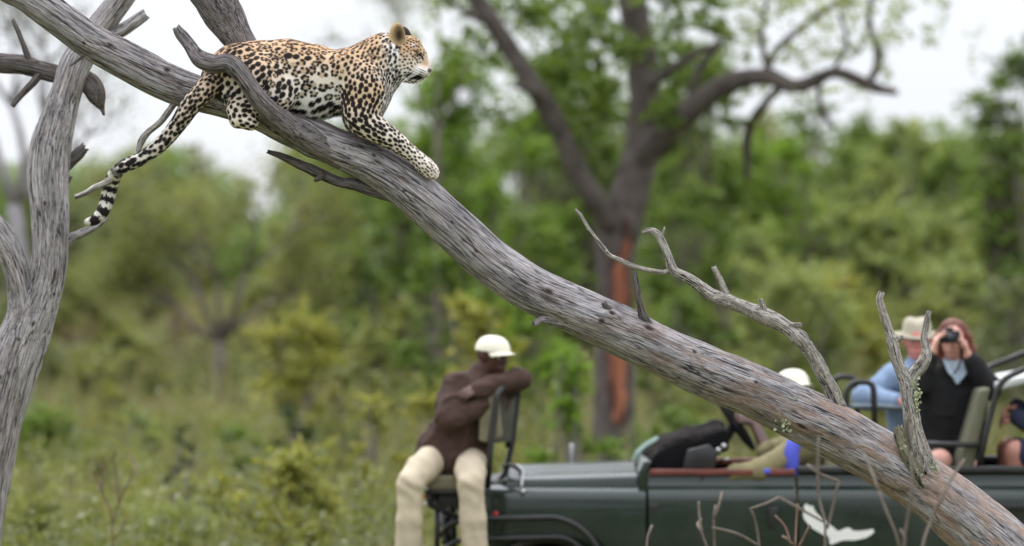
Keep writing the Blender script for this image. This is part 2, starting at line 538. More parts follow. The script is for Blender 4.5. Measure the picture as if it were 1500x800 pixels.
def mat_wood(name, light, dark, brown, brown_amt=.3, lichen=0.0, fine=1.0, grad=None):
    """weathered barkless wood: grain runs along the limb (attribute rest)"""
    m, nt, b = nodes_of(name)
    at = N_(nt, "ShaderNodeAttribute", attribute_name="rest")
    st = N_(nt, "ShaderNodeAttribute", attribute_name="streak")
    mk = N_(nt, "ShaderNodeAttribute", attribute_name="mark")
    mp = nt.nodes.new("ShaderNodeMapping"); mp.inputs["Scale"].default_value = (58 * fine, 58 * fine, 5.0 * fine)
    nt.links.new(at.outputs["Vector"], mp.inputs["Vector"])
    mp2 = nt.nodes.new("ShaderNodeMapping"); mp2.inputs["Scale"].default_value = (170 * fine, 170 * fine, 26 * fine)
    nt.links.new(at.outputs["Vector"], mp2.inputs["Vector"])
    mp3 = nt.nodes.new("ShaderNodeMapping"); mp3.inputs["Scale"].default_value = (13, 13, 4)
    nt.links.new(at.outputs["Vector"], mp3.inputs["Vector"])
    n1 = noise(nt, mp.outputs["Vector"], 1, 5, .6)
    n2 = noise(nt, mp2.outputs["Vector"], 1, 4, .6)
    n3 = noise(nt, mp3.outputs["Vector"], 1, 5, .6)
    r1 = ramp(nt, [(.27, tuple((np.array(light) * .30)[:3]) + (1,)), (.38, tuple((np.array(light) * .82)[:3]) + (1,)), (.58, light)])
    nt.links.new(n1.outputs["Fac"], r1.inputs["Fac"])
    r2 = ramp(nt, [(.34, (.50, .48, .48, 1)), (.56, (1, 1, 1, 1))])
    nt.links.new(n2.outputs["Fac"], r2.inputs["Fac"])
    c = mixc(nt, .75, r1.outputs["Color"], r2.outputs["Color"], 'MULTIPLY')
    rs = ramp(nt, [(.06, (.34, .31, .31, 1)), (.42, (1, 1, 1, 1)), (.9, (1.12, 1.12, 1.14, 1))])
    nt.links.new(st.outputs["Fac"], rs.inputs["Fac"])
    c = mixc(nt, .28, c, rs.outputs["Color"], 'MULTIPLY')
    # fine drying cracks
    for sc_, wd_, lo_ in (((75, 75, 2.6), .024, .24), ((34, 34, 1.3), .016, .14), ((130, 130, 5), .03, .5), ((16, 16, .8), .009, .10)):
        mpl = nt.nodes.new("ShaderNodeMapping"); mpl.inputs["Scale"].default_value = tuple(v * fine for v in sc_)
        nt.links.new(at.outputs["Vector"], mpl.inputs["Vector"])
        nl_ = noise(nt, mpl.outputs["Vector"], 1, 3, .5)
        sb = nt.nodes.new("ShaderNodeMath"); sb.operation = 'SUBTRACT'; sb.inputs[1].default_value = .5
        nt.links.new(nl_.outputs["Fac"], sb.inputs[0])
        ab = nt.nodes.new("ShaderNodeMath"); ab.operation = 'ABSOLUTE'
        nt.links.new(sb.outputs[0], ab.inputs[0])
        rl_ = ramp(nt, [(wd_ * .25, (lo_, lo_ * .95, lo_ * .95, 1)), (wd_ * 1.3, (1, 1, 1, 1))])
        nt.links.new(ab.outputs[0], rl_.inputs["Fac"])
        c = mixc(nt, 1.0, c, rl_.outputs["Color"], 'MULTIPLY')
    # big weather patches
    r3 = ramp(nt, [(.32, (.42, .41, .42, 1)), (.46, (.86, .86, .87, 1)), (.64, (1.12, 1.12, 1.14, 1))])
    nt.links.new(n3.outputs["Fac"], r3.inputs["Fac"])
    c = mixc(nt, .85, c, r3.outputs["Color"], 'MULTIPLY')
    mpb = nt.nodes.new("ShaderNodeMapping"); mpb.inputs["Scale"].default_value = (22, 22, 5); mpb.inputs["Location"].default_value = (3, 7, 1)
    nt.links.new(at.outputs["Vector"], mpb.inputs["Vector"])
    nb = noise(nt, mpb.outputs["Vector"], 1, 5, .6)
    rb = ramp(nt, [(.45, (0, 0, 0, 1)), (.62, (1, 1, 1, 1))])
    nt.links.new(nb.outputs["Fac"], rb.inputs["Fac"])
    fac = nt.nodes.new("ShaderNodeMath"); fac.operation = 'MULTIPLY'
    nt.links.new(rb.outputs["Color"], fac.inputs[0]); fac.inputs[1].default_value = brown_amt
    if grad:      # wood turns browner towards the butt of the limb
        sx = nt.nodes.new("ShaderNodeSeparateXYZ"); nt.links.new(at.outputs["Vector"], sx.inputs[0])
        mr = nt.nodes.new("ShaderNodeMapRange"); mr.inputs[1].default_value = grad[0]; mr.inputs[2].default_value = grad[1]
        mr.inputs[3].default_value = .25; mr.inputs[4].default_value = 2.0
        nt.links.new(sx.outputs[2], mr.inputs[0])
        f2 = nt.nodes.new("ShaderNodeMath"); f2.operation = 'MULTIPLY'; f2.use_clamp = True
        nt.links.new(fac.outputs[0], f2.inputs[0]); nt.links.new(mr.outputs[0], f2.inputs[1])
        fac = f2
    bc = mixc(nt, 1.0, brown, r2.outputs["Color"], 'MULTIPLY')
    bc = mixc(nt, .8, bc, rs.outputs["Color"], 'MULTIPLY')
    c = mixc(nt, fac.outputs[0], c, bc)
    if lichen:
        nl = noise(nt, at.outputs["Vector"], 55, 5, .7)
        rl = ramp(nt, [(.62 - .2 * lichen, (0, 0, 0, 1)), (.68 - .2 * lichen, (1, 1, 1, 1))])
        nt.links.new(nl.outputs["Fac"], rl.inputs["Fac"])
        c = mixc(nt, rl.outputs["Color"], c, srgb(176, 176, 160))
    rk = ramp(nt, [(.25, (0, 0, 0, 1)), (.8, (1, 1, 1, 1))])
    nt.links.new(mk.outputs["Fac"], rk.inputs["Fac"])
    c = mixc(nt, rk.outputs["Color"], c, srgb(62, 48, 42))
    nt.links.new(c, b.inputs["Base Color"])
    b.inputs["Roughness"].default_value = .82
    b.inputs["Specular IOR Level"].default_value = .25
    ad = nt.nodes.new("ShaderNodeMath"); ad.operation = 'ADD'
    nt.links.new(n1.outputs["Fac"], ad.inputs[0]); nt.links.new(n2.outputs["Fac"], ad.inputs[1])
    bump(nt, ad.outputs[0], 1.0, .006, b)
    return m
# ================================================================ the leaning dead limb
T20 = PX(20.0)
def px_limb(pts, D=20.0, **kw):
    """pts: (px, py, width px[, metres beyond D])"""
    f = PX(D)
    P = [f(p[0], p[1], p[3] if len(p) > 3 else 0) for p in pts]
    return limb(P, [p[2] / 2 / f.s for p in pts], **kw)

wood_grey = mat_wood("wood_grey", (.47, .45, .455, 1), (.10, .09, .09, 1), (.33, .245, .20, 1), .9, grad=(3.3, 5.6))
wood_dark = mat_wood("wood_dark", (.20, .185, .18, 1), (.035, .03, .03, 1), (.16, .11, .085, 1), .4)
wood_pale = mat_wood("wood_pale", (.60, .565, .52, 1), (.11, .095, .085, 1), (.26, .2, .16, 1), .4, lichen=.35, fine=1.3)
wood_moss = mat_wood("wood_moss", (.30, .28, .20, 1), (.05, .048, .035, 1), (.16, .15, .08, 1), .6, lichen=.3, fine=1.2)
wood_left = mat_wood("wood_left", (.60, .575, .58, 1), (.13, .115, .12, 1), (.26, .2, .18, 1), .35)
wood_fork = mat_wood("wood_fork", (.30, .278, .275, 1), (.04, .035, .035, 1), (.2, .15, .13, 1), .35)

UP = [(-40, -75), (40, -30), (88, 0), (145, 37), (200, 65), (250, 92), (292, 110), (340, 126), (390, 146), (450, 170), (513, 196), (555, 210), (600, 238), (642, 269), (704, 324), (740, 356), (780, 384), (820, 407), (884, 435), (947, 463), (1011, 495), (1075, 521), (1139, 549), (1202, 577), (1262, 607), (1320, 643), (1390, 686), (1440, 722), (1500, 771), (1620, 890), (1760, 1050), (1880, 1200)]
LO = [(-80, -45), (-5, -8), (40, 20), (110, 76), (172, 113), (225, 142), (266, 157), (312, 168), (352, 179), (402, 202), (475, 238), (520, 260), (565, 289), (604, 322), (660, 374), (695, 407), (735, 438), (780, 464), (842, 494), (905, 524), (970, 555), (1030, 585), (1088, 607), (1150, 638), (1210, 670), (1270, 705), (1335, 752), (1385, 795), (1440, 845), (1555, 955), (1690, 1110), (1810, 1260)]
ctr = [((u[0] + l[0]) / 2, (u[1] + l[1]) / 2, math.hypot(u[0] - l[0], u[1] - l[1])) for u, l in zip(UP, LO)]
ctr = [(x, y, w, (-.25 * max(0, (x - 1500) / 400))) for x, y, w in ctr]
foot = T20(ctr[-1][0], ctr[-1][1], -.25)
trunk_root = thing("leaning_trunk", (foot[0], foot[1], 0), "long grey weathered dead trunk slanting across the view with the leopard lying on it", "dead trunk")
kn = []
def arc_at(x):      # metres along the trunk at picture x
    s = 0
    for a, b in zip(ctr[:-1], ctr[1:]):
        L = math.hypot(b[0] - a[0], b[1] - a[1]) / 320
        if a[0] <= x <= b[0]:
            return s + L * (x - a[0]) / (b[0] - a[0])
        s += L
    return s
AN = np.pi
# knots: picture x, angle (0 = far side towards the sky is worked out below)
for x, an, w, l, h in [(800, .25, .018, .03, .012), (888, .5, .016, .028, .014), (880, .05, .02, .03, .006), (940, .6, .02, .04, .012), (1008, .55, .012, .02, .01),
                       (1100, .35, .012, .018, .01), (1325, .35, .01, .016, .004), (543, .35, .012, .02, .008), (700, -.1, .01, .02, .006), (660, .1, .01, .018, .005),
                       (160, .3, .012, .025, .008), (240, .6, .02, .03, .006), (130, -.3, .012, .02, .006), (1180, -.4, .014, .05, .008)]:
    kn.append((arc_at(x), an, w * 1.5, l * 1.4, h * 1.3))
P = [T20(c[0], c[1], c[3]) for c in ctr]
V, F, A = limb(P, [c[2] / 2 / 320 for c in ctr], step=.008, sides=120, lump=.065, crack=.0055, seed=3, twist=.35,
               knots=[(s, np.pi - a, w, l, h) for s, a, w, l, h in kn], grainf=48)
obj("trunk", V, F, wood_grey, trunk_root, attrs=A)

def tr_branch(name, pts, mat, label=None, **kw):
    kw.setdefault("step", .008); kw.setdefault("sides", 28)
    V, F, A = px_limb(pts, 20.0, **kw)
    o = obj(name, V, F, mat, trunk_root, attrs=A)
    if label: o["label"] = label
    return o

tr_branch("branch", [(262, -95, 62, .12), (288, -45, 62, .12), (313, 0, 64, .12), (333, 32, 54, .12), (352, 64, 44, .12), (385, 110, 40, .1), (430, 175, 40, .03)], wood_fork, "thick broken branch behind the leopard's back", lump=.12, crack=.008, seed=31)
tr_branch("branch", [(261, 42, 13, -.10), (268, 52, 18, -.11), (281, 68, 20, -.13), (296, 88, 25, -.17), (318, 97, 27, -.20), (342, 97, 27, -.215), (362, 118, 26, -.22), (386, 152, 28, -.21), (416, 180, 34, -.15), (452, 205, 42, -.06), (505, 228, 44, .0)], wood_fork, "crooked dark branch in front of the leopard's haunch", lump=.13, crack=.005, seed=32)
tr_branch("branch", [(256, 152, 9, -.02), (246, 166, 10, -.03), (235, 180, 9, -.03), (218, 194, 10, -.03), (209, 205, 11, -.03), (203, 220, 8, -.03), (197, 233, 11, -.025), (182, 250, 9, -.035), (165, 262, 10, -.04), (152, 270, 9, -.04), (140, 275, 9, -.04), (127, 283, 8, -.04), (112, 289, 7, -.04)], wood_pale, "thin pale twig under the leopard's tail", lump=.12, crack=.001, seed=33, sides=16)
tr_branch("branch", [(392, 222, 6, .0), (410, 228, 10, .0), (432, 238, 13, .01), (452, 247, 15, .01), (470, 255, 16, .02), (495, 266, 15, .02), (520, 270, 18, .02), (548, 280, 18, .02), (590, 290, 22, .0)], wood_dark, "dark dead branch running under the trunk", lump=.12, crack=.002, seed=34)
tr_branch("stub", [(474, 256, 9, .0), (466, 262, 8, -.01), (461, 265, 4, -.01)], wood_dark, sides=12, seed=35, crack=.001)
tr_branch("branch", [(1228, 596, 24, -.01), (1216, 570, 20, -.03), (1204, 547, 21, -.04), (1192, 524, 20, -.05), (1180, 508, 22, -.05), (1170, 496, 24, -.06), (1150, 480, 21, -.06), (1132, 470, 23, -.06), (1118, 464, 26, -.06), (1100, 455, 21, -.06), (1078, 446, 20, -.06), (1064, 440, 22, -.06), (1040, 431, 17, -.06), (1018, 414, 16, -.06), (1000, 404, 15, -.06), (985, 395, 15, -.06), (978, 375, 13, -.06), (971, 358, 12, -.06), (963, 344, 12, -.06), (953, 338, 9, -.06), (941, 341, 6, -.06)], wood_pale, "pale knobbly branch rising from the trunk with a forked end", lump=.2, crack=.002, seed=36, sides=20,
          knots=[(.16, 3.2, .012, .014, .006), (.28, 3.6, .012, .014, .006), (.42, 2.9, .012, .014, .006), (.6, 3.4, .01, .012, .005), (.72, 2.7, .01, .012, .005)])
for pts, sd in [([(985, 396, 10, -.06), (972, 399, 7, -.06), (955, 397, 7, -.06), (940, 394, 7, -.06), (922, 388, 8, -.06), (906, 380, 7, -.06), (893, 374, 6, -.06), (883, 363, 7, -.06), (872, 349, 6, -.06), (862, 336, 6, -.06), (856, 325, 5, -.06), (850, 315, 5, -.06), (842, 307, 4, -.06)], 41),
                ([(1066, 444, 14, -.06), (1060, 425, 11, -.06), (1052, 407, 10, -.06), (1045, 392, 8, -.06)], 42),
                ([(1120, 464, 16, -.06), (1117, 452, 11, -.07), (1113, 438, 7, -.07)], 43),
                ([(1140, 474, 10, -.06), (1155, 477, 9, -.07), (1172, 476, 8, -.07)], 44),
                ([(966, 348, 6, -.06), (970, 342, 4, -.06), (973, 333, 2, -.06)], 45)]:
    tr_branch("twig", pts, wood_pale, lump=.1, crack=.001, seed=sd, sides=14)
tr_branch("branch", [(1352, 690, 44, -.05), (1344, 665, 36, -.07), (1338, 640, 29, -.08), (1333, 612, 25, -.09), (1328, 585, 24, -.09), (1326, 562, 24, -.09), (1318, 543, 18, -.09), (1310, 522, 17, -.09), (1305, 502, 18, -.09), (1301, 488, 13, -.09), (1295, 470, 13, -.09), (1289, 452, 12, -.09), (1286, 438, 11, -.09), (1289, 428, 10, -.09)], wood_pale, "upright lichened fork in front of the man in the brimmed hat", lump=.14, crack=.002, seed=37, sides=20)
tr_branch("branch", [(1326, 572, 20, -.09), (1335, 550, 19, -.09), (1345, 538, 20, -.09), (1353, 524, 19, -.09), (1354, 510, 14, -.09), (1351, 496, 10, -.09), (1353, 480, 10, -.09), (1356, 466, 10, -.09), (1358, 456, 8, -.09)], wood_pale, lump=.14, crack=.002, seed=38, sides=18)
tr_branch("stub", [(1303, 500, 10, -.09), (1312, 496, 9, -.09), (1320, 493, 5, -.09)], wood_pale, seed=39, sides=12, crack=.001)
tr_branch("branch", [(1350, 712, 26, -.08), (1338, 690, 22, -.11), (1327, 668, 18, -.12), (1319, 650, 17, -.12), (1315, 636, 19, -.12), (1313, 624, 14, -.12)], wood_moss, "mossy greenish stub at the foot of the upright fork", lump=.16, crack=.002, seed=46, sides=18)
tr_branch("stub", [(948, 480, 20, -.05), (941, 462, 14, -.06), (936, 442, 10, -.06), (932, 420, 9, -.06), (929, 399, 7, -.06)], wood_dark, "thin black snapped stub standing on the trunk", lump=.1, crack=.002, seed=47, sides=16)
tr_branch("stub", [(835, 470, 30, -.03), (808, 467, 20, -.05), (795, 468, 13, -.05), (782, 474, 10, -.05)], wood_grey, lump=.14, crack=.003, seed=48, sides=20)
tr_branch("stub", [(895, 462, 22, -.06), (889, 452, 13, -.09), (884, 443, 7, -.1)], wood_dark, lump=.2, crack=.003, seed=49, sides=16)
tr_branch("twig", [(126, 82, 5, -.09), (117, 90, 4, -.1), (106, 98, 3, -.1)], wood_dark, lump=.1, crack=0, seed=50, sides=8)
# lichen crusts: small upturned flakes
lich = mat_plain("lichen_grey_green", srgb(165, 172, 140), .95, .4, 60, .6, 200)
def flakes(cx, cy, wx, wy, n, dy):
    mb = MB()
    for k in range(n):
        t = random.gauss(0, .45); u = random.gauss(0, .45)
        c = T20(cx + t * wx, cy + u * wy, dy + random.uniform(-.012, .012))
        r = random.uniform(.004, .012)
        m = 7
        ring = []
        th = random.uniform(0, 6.28)
        nx = np.array((random.uniform(-.6, .6), -1, random.uniform(-.5, .7))); nx /= np.linalg.norm(nx)
        e1 = np.cross(nx, (0, 0, 1)); e1 /= np.linalg.norm(e1); e2 = np.cross(nx, e1)
        for j in range(m):
            q = r * random.uniform(.6, 1.2)
            ring.append(c + q * (math.cos(th + j * 6.283 / m) * e1 + math.sin(th + j * 6.283 / m) * e2) + nx * random.uniform(0, .006))
        mb.add(ring + [c - nx * .008, c + nx * .001], [(j, (j + 1) % m, m + 1) for j in range(m)] + [((j + 1) % m, j, m) for j in range(m)])
    o = mb.obj("lichen", lich, trunk_root, smooth=False)
    o["kind"] = "stuff"
flakes(1152, 604, 20, 24, 130, -.105)
flakes(1360, 690, 18, 14, 60, -.10)
flakes(1340, 575, 8, 40, 40, -.125)

# ================================================================ the standing dead tree at the edge
dt = PX(21.6)
dead_base = dt(-60, 1190)
dead_root = thing("dead_tree", (dead_base[0], dead_base[1], 0), "standing dead tree with a smooth grey trunk behind the slanting trunk's upper end", "dead tree")
def dl(name, pts, mat=wood_left, **kw):
    kw.setdefault("step", .012); kw.setdefault("sides", 36)
    V, F, A = px_limb(pts, 21.6, **kw)
    return obj(name, V, F, mat, dead_root, attrs=A)
dl("trunk", [(-60, 1200, 96), (-50, 1000, 84), (-46, 860, 78), (-31, 770, 72), (-17, 690, 70), (2, 600, 72), (25, 520, 76), (50, 455, 66), (68, 405, 56), (74, 360, 52), (74, 310, 56), (70, 260, 60), (74, 215, 60), (86, 170, 52), (98, 130, 46), (110, 95, 46), (132, 60, 42), (158, 25, 38), (182, -8, 36), (205, -45, 34)], sides=72, lump=.06, crack=.006, seed=60, twist=.2, grainf=45,
   knots=[(1.95, 3.3, .02, .03, .012), (2.2, 2.9, .018, .03, .01), (2.5, 3.4, .02, .04, .01), (3.1, 3.0, .02, .03, .012)])
dl("branch", [(140, 62, 20, .02), (165, 52, 20, .0), (190, 38, 19, -.02), (213, 22, 17, -.02)], lump=.08, crack=.003, seed=61)
dl("branch", [(-60, 80, 30, .05), (-10, 91, 30, .05), (30, 94, 30, .05), (60, 102, 28, .05), (90, 110, 28, .05), (118, 116, 30, .05), (133, 126, 32, .04), (141, 142, 27, .03), (146, 154, 15, .03), (149, 160, 7, .03), (151, 168, 4, .03)], wood_dark, lump=.1, crack=.003, seed=62)
dl("twig", [(42, 96, 12, .03), (38, 78, 10, .02), (30, 56, 8, .02), (18, 28, 6, .02)], wood_dark, lump=.12, crack=.001, seed=63, sides=12)
dl("twig", [(58, 108, 13, .03), (48, 122, 11, .0), (32, 138, 9, .0), (18, 156, 8, .0)], wood_dark, lump=.12, crack=.001, seed=64, sides=12)
dl("branch", [(30, 500, 60, -.02), (34, 455, 44, -.04), (30, 415, 38, -.05), (18, 375, 40, -.06), (0, 345, 44, -.06), (-30, 310, 40, -.06), (-70, 260, 36, -.06)], lump=.16, crack=.005, seed=65, sides=48)
dl("twig", [(85, 362, 22, .03), (105, 348, 15, .03), (122, 340, 12, .03), (140, 331, 10, .03), (155, 320, 6, .03)], lump=.1, crack=.002, seed=66, sides=16)
dl("stub", [(84, 250, 24, .05), (100, 236, 20, .06), (112, 226, 18, .06), (122, 216, 14, .06)], wood_dark, lump=.1, crack=.003, seed=67, sides=18)
dl("stub", [(90, 268, 18, .06), (97, 262, 12, .06), (101, 258, 8, .06)], wood_dark, lump=.1, crack=.003, seed=68, sides=14)
# ================================================================ the leopard
lp = T20
hv = .0038
fld = Field(lp(112, 345, -.32), lp(660, 20, .26), hv)
q = 1 / 320.0
REG = []       # (a, b, ra, rb, region)
def lc(pts, k=.03, sy=1.0, reg=None):
    """chain of (px, py, r px, dy)"""
    L = [(lp(p[0], p[1], p[3]), p[2] * q) for p in pts]
    for (a, ra), (b, rb) in zip(L[:-1], L[1:]):
        fld.cone(a, b, ra, rb, k, sy)
        if reg: REG.append((a, b, ra, rb, reg))
# trunk of the body
lc([(326, 118, 32, -.03), (342, 110, 41, 0), (378, 106, 45, 0), (420, 107, 48, 0), (458, 115, 48, 0), (498, 121, 43, 0), (530, 122, 41, 0)], .03, 1.12, "body")
lc([(430, 128, 38, 0), (462, 136, 37, 0), (500, 134, 30, 0)], .03, 1.1, "body")            # belly resting on the wood
lc([(508, 104, 31, -.055), (533, 122, 35, -.055), (536, 140, 33, -.07)], .035, 1.0, "neck")      # shoulder
lc([(508, 104, 31, .055), (533, 122, 35, .055), (536, 140, 33, .07)], .035, 1.0, "neck")
lc([(520, 108, 38, 0), (545, 95, 36, 0), (565, 84, 34, 0), (580, 82, 29, 0)], .03, 1.08, "neck")
lc([(540, 132, 30, 0), (560, 112, 26, 0), (574, 102, 22, 0)], .03, 1.05, "neck")           # throat
lc([(545, 140, 27, 0), (535, 165, 26, 0)], .03, 1.0, "neck")
# near hind leg folded over the limb
lc([(352, 100, 36, -.045), (385, 118, 37, -.075), (409, 136, 28, -.095)], .03, 1.0, "thigh")
lc([(338, 122, 33, -.04), (348, 140, 24, -.07)], .03, 1.0, "thigh")
lc([(409, 146, 22, -.105), (372, 158, 18, -.115), (350, 160, 15, -.12)], .018, 1.0, "foot")
lc([(349, 162, 14, -.125), (352, 176, 13, -.14), (370, 181, 12, -.15)], .012, 1.0, "foot")
for tx, ty in ((371, 176), (376, 180), (373, 185)):
    fld.ball(lp(tx, ty, -.155), 6.5 * q, .006)
lc([(345, 105, 36, .05), (385, 122, 36, .08), (405, 140, 28, .1)], .03, 1.0, "thigh")
lc([(405, 146, 20, .1), (372, 160, 18, .11), (380, 170, 14, .12)], .02, 1.0, "foot")
# forelegs stretched down the limb
lc([(534, 138, 30, -.085), (529, 166, 25, -.1), (533, 179, 22, -.105)], .03, 1.0, "arm")
lc([(532, 178, 22, -.105), (551, 191, 19, -.1), (572, 203, 16, -.095), (588, 214, 13, -.09), (600, 224, 11.3, -.085), (613, 234, 10.5, -.08), (622, 243, 12, -.08), (631, 251, 12.5, -.078)], .015, 1.0, "arm")
for tx, ty, dy in ((638, 250, -.06), (639.5, 255, -.078), (637, 259, -.094), (633, 246, -.05)):
    fld.ball(lp(tx, ty, dy), (5.5 * q, 5 * q, 5 * q), .006)
lc([(530, 138, 30, .085), (524, 168, 25, .09)], .03, 1.0, "arm")
lc([(526, 180, 21, .08), (566, 205, 17, .06), (592, 224, 12, .035), (612, 242, 11, .0), (622, 252, 12, -.01)], .015, 1.0, "arm")
# tail hanging over the twig
TAIL = [(322, 118, 19, -.06), (307, 129, 17, -.10), (295, 142, 15.2, -.125), (279, 161, 13.5, -.12), (263, 183, 12.5, -.095), (240, 210, 11.2, -.075), (222, 224, 10.5, -.065), (205, 235, 10, -.07), (186, 243, 9.6, -.07), (173, 252, 9.3, -.05), (164, 265, 9.2, .0), (160, 280, 9.6, .015), (156, 296, 10.2, .015), (149, 312, 9.8, .0), (139, 322, 8.5, -.01), (130, 325, 5.5, -.015)]
tq = catmull(np.array([[p[0], p[1], p[3] * 320] for p in TAIL]), 6)
trr = np.interp(np.linspace(0, 1, len(tq)), np.linspace(0, 1, len(TAIL)), [p[2] for p in TAIL])
lc([(a[0], a[1], r, a[2] / 320) for a, r in zip(tq, trr)], .008, 1.0, "tail")
# head in profile
def lb(px, py, dy, rx, rz, ry, k=.012, rot=0):
    fld.ball(lp(px, py, dy), (rx * q, ry * q, rz * q), k, rot)
lb(589, 80, 0, 27, 28, 24, .02)
lb(600, 73, 0, 18, 20, 18, .015)
lc([(603, 70, 16, 0), (613, 82, 12.5, 0), (623, 97, 8.5, 0)], .012, 1.0, "head")          # brow and bridge of the nose
lc([(612, 103, 13.5, 0), (622, 105, 9.5, 0)], .012, 1.0, "head")
REG.append((lp(590, 84, 0), lp(604, 84, 0), 27 * q, 24 * q, "head"))
for s in (-1, 1):
    lb(616, 105, s * .022, 12.5, 9, 8, .010)        # whisker pads
    lb(592, 98, s * .038, 16, 15, 10, .02)          # cheeks
    lb(604, 71, s * .038, 10, 6, 6, .012, -.5)       # brow ridge
    fld.dig(lp(614.5, 79.5, s * .062), (6.5 * q, 8 * q, 4.2 * q), .008, -.6)
lb(608, 114, 0, 13, 8.5, 10, .010, .15)               # chin and jaw
lb(598, 112, 0, 14, 9, 13, .014)
fld.dig(lp(611, 113.2, -.05), (10 * q, 10 * q, 1.5 * q), .004, .2)
fld.dig(lp(611, 113.2, .05), (10 * q, 10 * q, 1.5 * q), .004, .2)
lb(628, 102.5, 0, 4.6, 4.6, 6, .006)                  # nose leather
# ears: rounded cups
for s in (-1, 1):
    ex, ey = (583, 54) if s < 0 else (592, 58)
    lb(ex, ey, s * .055, 11.5, 20, 8, .008, .1)
    REG.append((lp(ex, ey - 8, s * .058), lp(ex, ey + 4, s * .055), 9 * q, 10 * q, "ear"))
    if s < 0:
        fld.dig(lp(ex + 2, ey - 1, s * .055 - .028), (8 * q, 7.5 * q, 15.5 * q), .005, .1)
LV, LF = fld.mesh(relax=2)
LN = normals(LV, LF)
# soft muscle and fur relief
LV = LV + LN * (.0025 * fbm(LV * 16, 71, 3))[:, None]
n_v = len(LV)
# which part of the animal each point belongs to, and which way the coat lies
best = np.full(n_v, 9.0); reg = np.zeros(n_v, int); along = np.zeros(n_v); flow = np.zeros((n_v, 3))
names = ["body", "neck", "thigh", "foot", "arm", "tail", "head", "ear"]
taildist = np.zeros(n_v); tacc = 0
for a, b, ra, rb, rn in REG:
    ab = b - a; L = np.linalg.norm(ab)
    t = np.clip(((LV - a) @ ab) / (L * L), 0, 1)
    d = np.linalg.norm(LV - a - t[:, None] * ab, axis=1) - (ra + (rb - ra) * t)
    if rn == "neck": d += .006
    if rn == "ear": d -= .004
    w = d < best
    best[w] = d[w]; reg[w] = names.index(rn)
    fd = ab / L if rn in ("arm", "tail", "foot") else np.array((-.95, 0, -.3)) if rn == "body" else np.array((-.35, 0, -.95)) if rn == "neck" else np.array((-.6, 0, -.8)) if rn == "thigh" else np.array((-.9, 0, .1)) if rn == "head" else np.array((.2, 0, 1.))
    flow[w] = fd
    if rn == "tail":
        taildist[w] = (tacc + t * L)[w]; tacc += L
flow -= LN * (flow * LN).sum(1)[:, None]
flow /= np.linalg.norm(flow, axis=1)[:, None] + 1e-9
rel = LV - CAMP
dep = rel @ FWD
lpx = 750 + 6400 * (rel @ RGT) / dep
lpy = 400 - 6400 * (rel @ UPV) / dep
ldy = dep - 20
R_ = lambda n: reg == names.index(n)
# ---- base coat
TAN, GOLD, CREAM, WHITE = (np.array(srgb(*c)[:3]) for c in ((220, 192, 160), (205, 168, 128), (231, 216, 199), (240, 236, 233)))
top_line = np.interp(lpx, [290, 327, 373, 415, 450, 506, 537, 562], [110, 75, 60, 58, 65, 74, 58, 45])
bot_line = np.interp(lpx, [290, 340, 400, 450, 500, 540, 575], [150, 158, 165, 172, 165, 180, 150])
u = np.clip((lpy - top_line) / (bot_line - top_line), 0, 1) + .07 * fbm(LV * 9, 75, 3)
def lerp3(u, stops):
    u = np.clip(u, 0, 1)
    xs = [s[0] for s in stops]
    return np.stack([np.interp(u, xs, [s[1][k] for s in stops]) for k in range(3)], 1)
col = lerp3(u, [(0, GOLD), (.2, TAN), (.42, CREAM), (.66, WHITE), (1, WHITE)])
neckc = lerp3(u, [(0, GOLD), (.3, TAN), (.62, CREAM), (1, WHITE)])
front = np.clip((lpx - (556 + (lpy - 100) * .05)) / 22, 0, 1)
neckc = neckc * (1 - front)[:, None] + WHITE * front[:, None]
col[R_("neck")] = neckc[R_("neck")]
armc = lerp3(np.clip((lpy - 150) / 60, 0, 1), [(0, TAN), (.35, CREAM), (1, np.array(srgb(236, 224, 210)[:3]))])
col[R_("arm")] = armc[R_("arm")]
th = lerp3(np.clip((lpy - 62) / 95, 0, 1), [(0, GOLD), (.3, TAN), (.65, CREAM), (1, WHITE)])
col[R_("thigh")] = th[R_("thigh")]
col[R_("foot")] = np.array(srgb(228, 214, 196)[:3])
tl = lerp3(np.clip(taildist / .5, 0, 1), [(0, TAN), (.5, CREAM), (1, np.array(srgb(222, 216, 206)[:3]))])
col[R_("tail")] = tl[R_("tail")]
hd = lerp3(np.clip((lpy - 52) / 62, 0, 1), [(0, np.array(srgb(196, 158, 118)[:3])), (.35, np.array(srgb(206, 172, 136)[:3])), (.65, CREAM), (1, WHITE)])
nose_br = np.clip(1 - np.hypot((lpx - 623) / 9, (lpy - 92) / 12), 0, 1)
hd = hd * (1 - nose_br)[:, None] + np.array(srgb(206, 172, 144)[:3]) * nose_br[:, None]
col[R_("head")] = hd[R_("head")]
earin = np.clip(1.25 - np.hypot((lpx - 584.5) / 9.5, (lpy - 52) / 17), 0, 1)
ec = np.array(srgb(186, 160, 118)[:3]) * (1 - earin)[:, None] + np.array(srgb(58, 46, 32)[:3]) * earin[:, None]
ec[ldy > -.02] = np.array(srgb(60, 52, 46)[:3])
col[R_("ear")] = ec[R_("ear")]
col *= (1 + .10 * fbm(LV * 60, 77, 3))[:, None]
